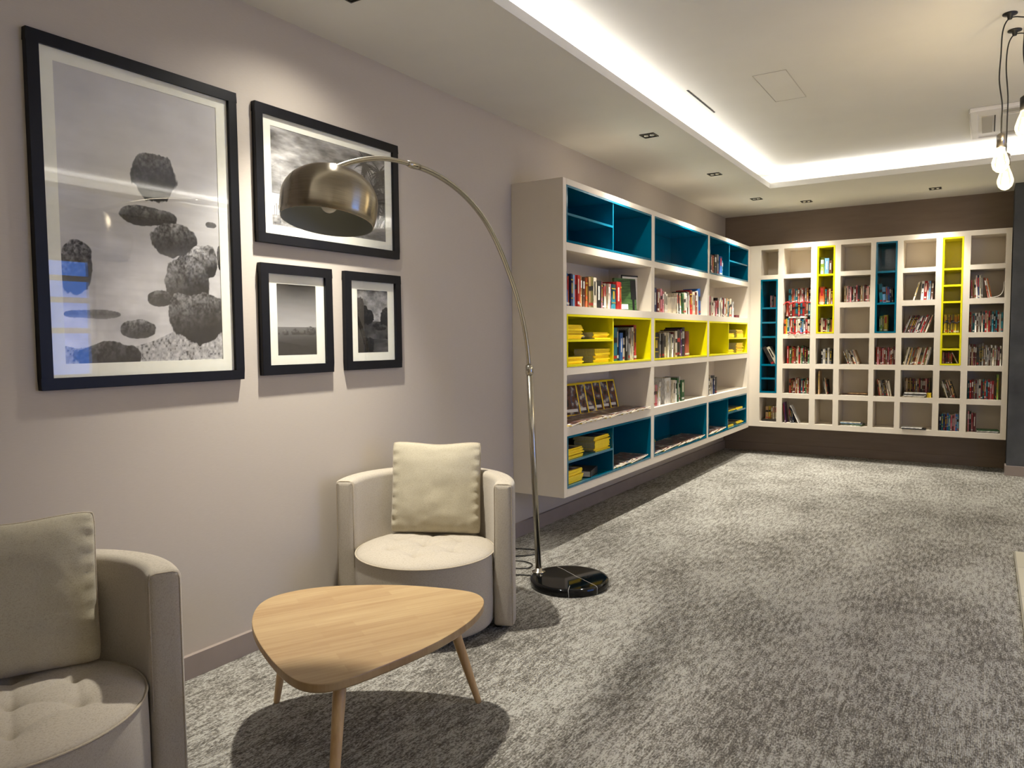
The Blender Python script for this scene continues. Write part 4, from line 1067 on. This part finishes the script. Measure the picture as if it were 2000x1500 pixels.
# third column
fr(1, 3, .02, .92, z=2.125, ins=True, spec=[('lime', .055, .19), ('sky', .05, .18), ('brown', .04, .15)], seed=32, front=9.09)
fr(2, 3, .02, .98, z=1.782, ins=True, spec=[('orange', .055, .20), ('teal', .014, .17), ('brown', .02, .18), ('tan', .018, .175), ('maroon', .02, .17)], lean=0, seed=33, front=9.09)
fr(3, 3, .04, .96, z=1.467, ins=True, n=8, pal=['green', 'cream', 'maroon', 'brown', 'pink', 'dark', 'olive'], h=(.14, .165), seed=34, front=9.12)
fr(4, 3, .22, .88, n=5, pal=['lime', 'navy', 'white', 'green', 'black'], h=(.165, .19), th=(.018, .028), seed=35, front=9.13)
fr(5, 3, .14, .26, spec=[('tan', .022, .27)], front=9.09, seed=36)
fr(5, 3, .38, .72, spec=[('dark', .014, .19), ('cream', .018, .19), ('tan', .016, .18), ('black', .014, .17)], lean=-6, front=9.12, seed=37, start=2)
# fourth column
fr(2, 4, .10, .99, n=17, pal=['cream', 'maroon', 'pink', 'brown', 'grey', 'tan', 'dark'], h=(.165, .19), th=(.013, .02), seed=38, front=9.12)
fr(4, 4, .10, .72, n=11, pal=['cream', 'white', 'grey', 'brown', 'tan'], h=(.15, .175), th=(.011, .018), lean=-20, seed=39, front=9.11)
for i, (dx, dz, a) in enumerate(((-.03, 0, .1), (.04, .012, -.15))):
    slab('book', f'flat {"tan" if i else "brown"} booklet, {"upper" if i else "lower"}, fifth row fourth column, far bookcase', 'book', (.2, .15, .011), [MC['tan' if i else 'brown']], (1.56+dx, 9.22, .7515+dz), (0, 0, a))
for i in range(5):
    slab('magazine', f'{["white", "green", "grey", "pale", "cream"][i]} magazine, {ORD(i+1)} from bottom of heap, sixth row fourth column, far bookcase', 'magazine', (.21, .16, .008), [MC[['white', 'green', 'grey', 'sky', 'cream'][i]]], (1.555+rnd.uniform(-.02, .02), 9.16, .4046+.0086*i), (0, 0, rnd.uniform(-.2, .2)), 'magazine heap in sixth row fourth column')
# fifth column
fr(2, 5, .02, .90, z=1.780, ins=True, spec=[('teal', .03, .21), ('sky', .03, .175), ('grey', .02, .18), ('blue', .014, .17), ('navy', .014, .17), ('dark', .014, .16)], lean=-4, seed=41, front=9.13)
fr(3, 5, .10, .62, z=1.467, ins=True, spec=[('green', .016, .17), ('lime', .02, .17), ('olive', .018, .175), ('gold', .05, .18)], seed=42, front=9.14)
fr(4, 5, .05, .99, n=12, pal=['rust', 'brown', 'tan', 'pink', 'maroon', 'rust'], h=(.18, .20), th=(.013, .02), seed=43, front=9.11)
fr(5, 5, .10, .86, n=10, pal=['cream', 'tan', 'brown', 'rust', 'grey', 'dark'], h=(.17, .19), th=(.011, .018), lean=-9, seed=44, front=9.12)
# sixth column
fr(2, 6, .30, .56, spec=[('cream', .014, .20)], lean=16, front=9.11, seed=45)
fr(2, 6, .54, .98, spec=[('white', .03, .20), ('red', .026, .20), ('white', .016, .20), ('sky', .018, .20), ('brown', .03, .20)], front=9.11, seed=46, start=2, lean=3)
fr(3, 6, .02, .98, n=15, pal=['cream', 'white', 'maroon', 'brown', 'grey', 'dark', 'red'], h=(.18, .20), th=(.011, .018), lean=19, seed=47, front=9.10)
fr(4, 6, .03, .97, n=17, pal=['tan', 'brown', 'cream', 'rust', 'olive', 'grey', 'tan'], h=(.185, .20), th=(.011, .016), lean=13, seed=48, front=9.10)
fr(5, 6, .08, .90, z=.751, n=16, pal=['brown', 'pink', 'tan', 'grey', 'maroon', 'dark'], h=(.19, .205), th=(.012, .016), seed=49, front=9.235, dp=.13)
for i in range(4):
    slab('magazine', f'{["cream", "white", "dark", "white"][i]} magazine lying before the books, {ORD(i+1)} from bottom, fifth row sixth column', 'magazine', (.21, .12, .012), [MC[['cream', 'white', 'dark', 'white'][i]]], (2.17+rnd.uniform(-.01, .01), 9.125, .7516+.0125*i), (0, 0, rnd.uniform(-.08, .08)), 'magazines lying in fifth row sixth column')
slab('book', 'yellow booklet at the right of the flat magazines, fifth row sixth column', 'book', (.04, .1, .05), [MC['yellow']], (2.306, 9.13, .7516), (0, 0, 0))
slab('magazine', 'dark magazine, lower of two lying alone, sixth row sixth column', 'magazine', (.23, .16, .008), [MC['black']], (2.17, 9.13, .4046), (0, 0, .03))
slab('magazine', 'white magazine, upper of two lying alone, sixth row sixth column', 'magazine', (.20, .15, .010), [MC['white']], (2.15, 9.14, .4132), (0, 0, -.05))
# seventh column
fr(3, 7, .04, .96, z=1.442, ins=True, n=11, pal=['gold', 'yellow', 'gold', 'olive'], h=(.19, .20), th=(.012, .015), seed=51, front=9.12, name='row of yellow books, seventh column, far bookcase')
fr(4, 7, .02, .62, z=1.119, ins=True, n=6, pal=['brown', 'rust', 'pink', 'maroon'], h=(.11, .125), th=(.012, .018), seed=52, front=9.11)
fr(4, 7, .55, .98, z=1.119, ins=True, spec=[('white', .006, .125)], lean=-24, seed=53, front=9.10, start=7)
fr(5, 7, .04, .88, n=9, pal=['brown', 'olive', 'tan', 'cream', 'dark', 'white'], h=(.175, .20), th=(.010, .016), lean=-17, seed=54, front=9.12)
fr(6, 7, .03, .98, n=11, pal=['teal', 'navy', 'sky', 'pink', 'teal', 'cream', 'blue', 'maroon'], h=(.165, .185), th=(.013, .022), seed=55, front=9.11)
# eighth column
fr(2, 8, .01, .40, spec=[('pink', .014, .19), ('tan', .014, .19), ('cream', .014, .20), ('white', .014, .235), ('navy', .014, .235), ('cream', .012, .235), ('grey', .014, .235)], lean=-2, seed=56, front=9.10)
fr(2, 8, .38, .66, spec=[('rust', .016, .21), ('cream', .008, .20), ('orange', .012, .205)], lean=-11, seed=57, front=9.10, start=8)
cv = MB(); pts = [(0, .004), (.04, .006), (.08, .018), (.105, .045), (.118, .09), (.120, .16)]; pts = smooth_open(pts, 5)
vs = []; 
for (a, z) in pts: vs += [(a, 0, z), (a, .2, z)]
for (a, z) in pts: vs += [(a-.003, 0, z+.004), (a-.003, .2, z+.004)]
nn_ = len(pts); fs = []
for i in range(nn_-1):
    fs += [(2*i, 2*i+1, 2*i+3, 2*i+2), (2*nn_+2*i, 2*nn_+2*i+2, 2*nn_+2*i+3, 2*nn_+2*i+1), (2*i, 2*i+2, 2*nn_+2*i+2, 2*nn_+2*i), (2*i+1, 2*nn_+2*i+1, 2*nn_+2*i+3, 2*i+3)]
cv.add(vs, fs, 0, True); o = cv.obj('magazine', M_wht); o.location = (2.828, 9.10, 1.7995); prop(o, 'white magazine curling up against the side, second row eighth column', 'magazine')
fr(3, 8, .01, .99, n=19, pal=['grey', 'brown', 'cream', 'red', 'teal', 'black', 'tan', 'white', 'maroon'], h=(.18, .225), th=(.013, .02), seed=58, front=9.11)
fr(4, 8, .01, .98, n=19, pal=['tan', 'grey', 'cream', 'white', 'brown', 'dark', 'white', 'maroon'], h=(.18, .235), th=(.013, .02), seed=59, front=9.11)
fr(5, 8, .01, .80, n=14, pal=['maroon', 'sky', 'grey', 'red', 'teal', 'red', 'brown', 'green', 'cream', 'pink'], h=(.185, .21), th=(.014, .022), seed=60, front=9.11)
fr(5, 8, .82, .93, spec=[('black', .006, .25), ('lime', .022, .26)], seed=61, front=9.10, start=15)
fr(6, 8, .03, .30, n=4, pal=['brown', 'pink', 'maroon', 'dark'], h=(.19, .22), th=(.016, .026), seed=62, front=9.16)
for i in range(3):
    slab('magazine', f'{["grey", "white", "green"][i]} magazine, {["lowest", "middle", "topmost"][i]} of three lying flat, sixth row eighth column', 'magazine', (.19, .15, .009), [MC[['grey', 'white', 'green'][i]]], (2.845, 9.17, .4046+.0095*i), (0, 0, -.12+.12*i))
# red tinsel in the second column
def tinsel(loc, pts, label, mt=None, name='tinsel'):
    r = random.Random(len(label)); q = MB(); sp_ = smooth_open(pts, 6)
    q.tube(sp_, .003, 6)
    for p in sp_:
        for k in range(3):
            d = Vector((r.uniform(-1, 1), r.uniform(-.3, .3), r.uniform(-1, 1))).normalized()*.012
            q.tube([p, Vector(p)+d], [.003, .001], 5)
    o = q.obj(name, mt or M_rub); o.location = loc; return prop(o, label, 'garland')
tinsel((.80, 9.055, 1.790), [(.0, 0, 0), (.04, 0, .03), (.08, -.004, .012), (.12, 0, .03), (.17, 0, .014), (.22, -.004, .03), (.29, 0, .016)], 'red tinsel garland across the middle tier of books, far bookcase')
tinsel((.86, 9.050, 1.46), [(.0, 0, 0), (.04, 0, .012), (.07, -.004, -.012), (.11, 0, .016), (.15, 0, -.006), (.19, -.004, .016), (.23, 0, .002)], 'red tinsel garland at the foot of the lowest tier, far bookcase')
tinsel((2.42, 9.085, 1.545), [(.0, 0, 0), (.03, 0, .015), (.06, 0, -.004), (.09, 0, .014), (.12, 0, -.002), (.145, 0, .016)], 'dark ribbon bows strung across the yellow books, seventh column, far bookcase', M_cord, 'ribbon')
finish_books()
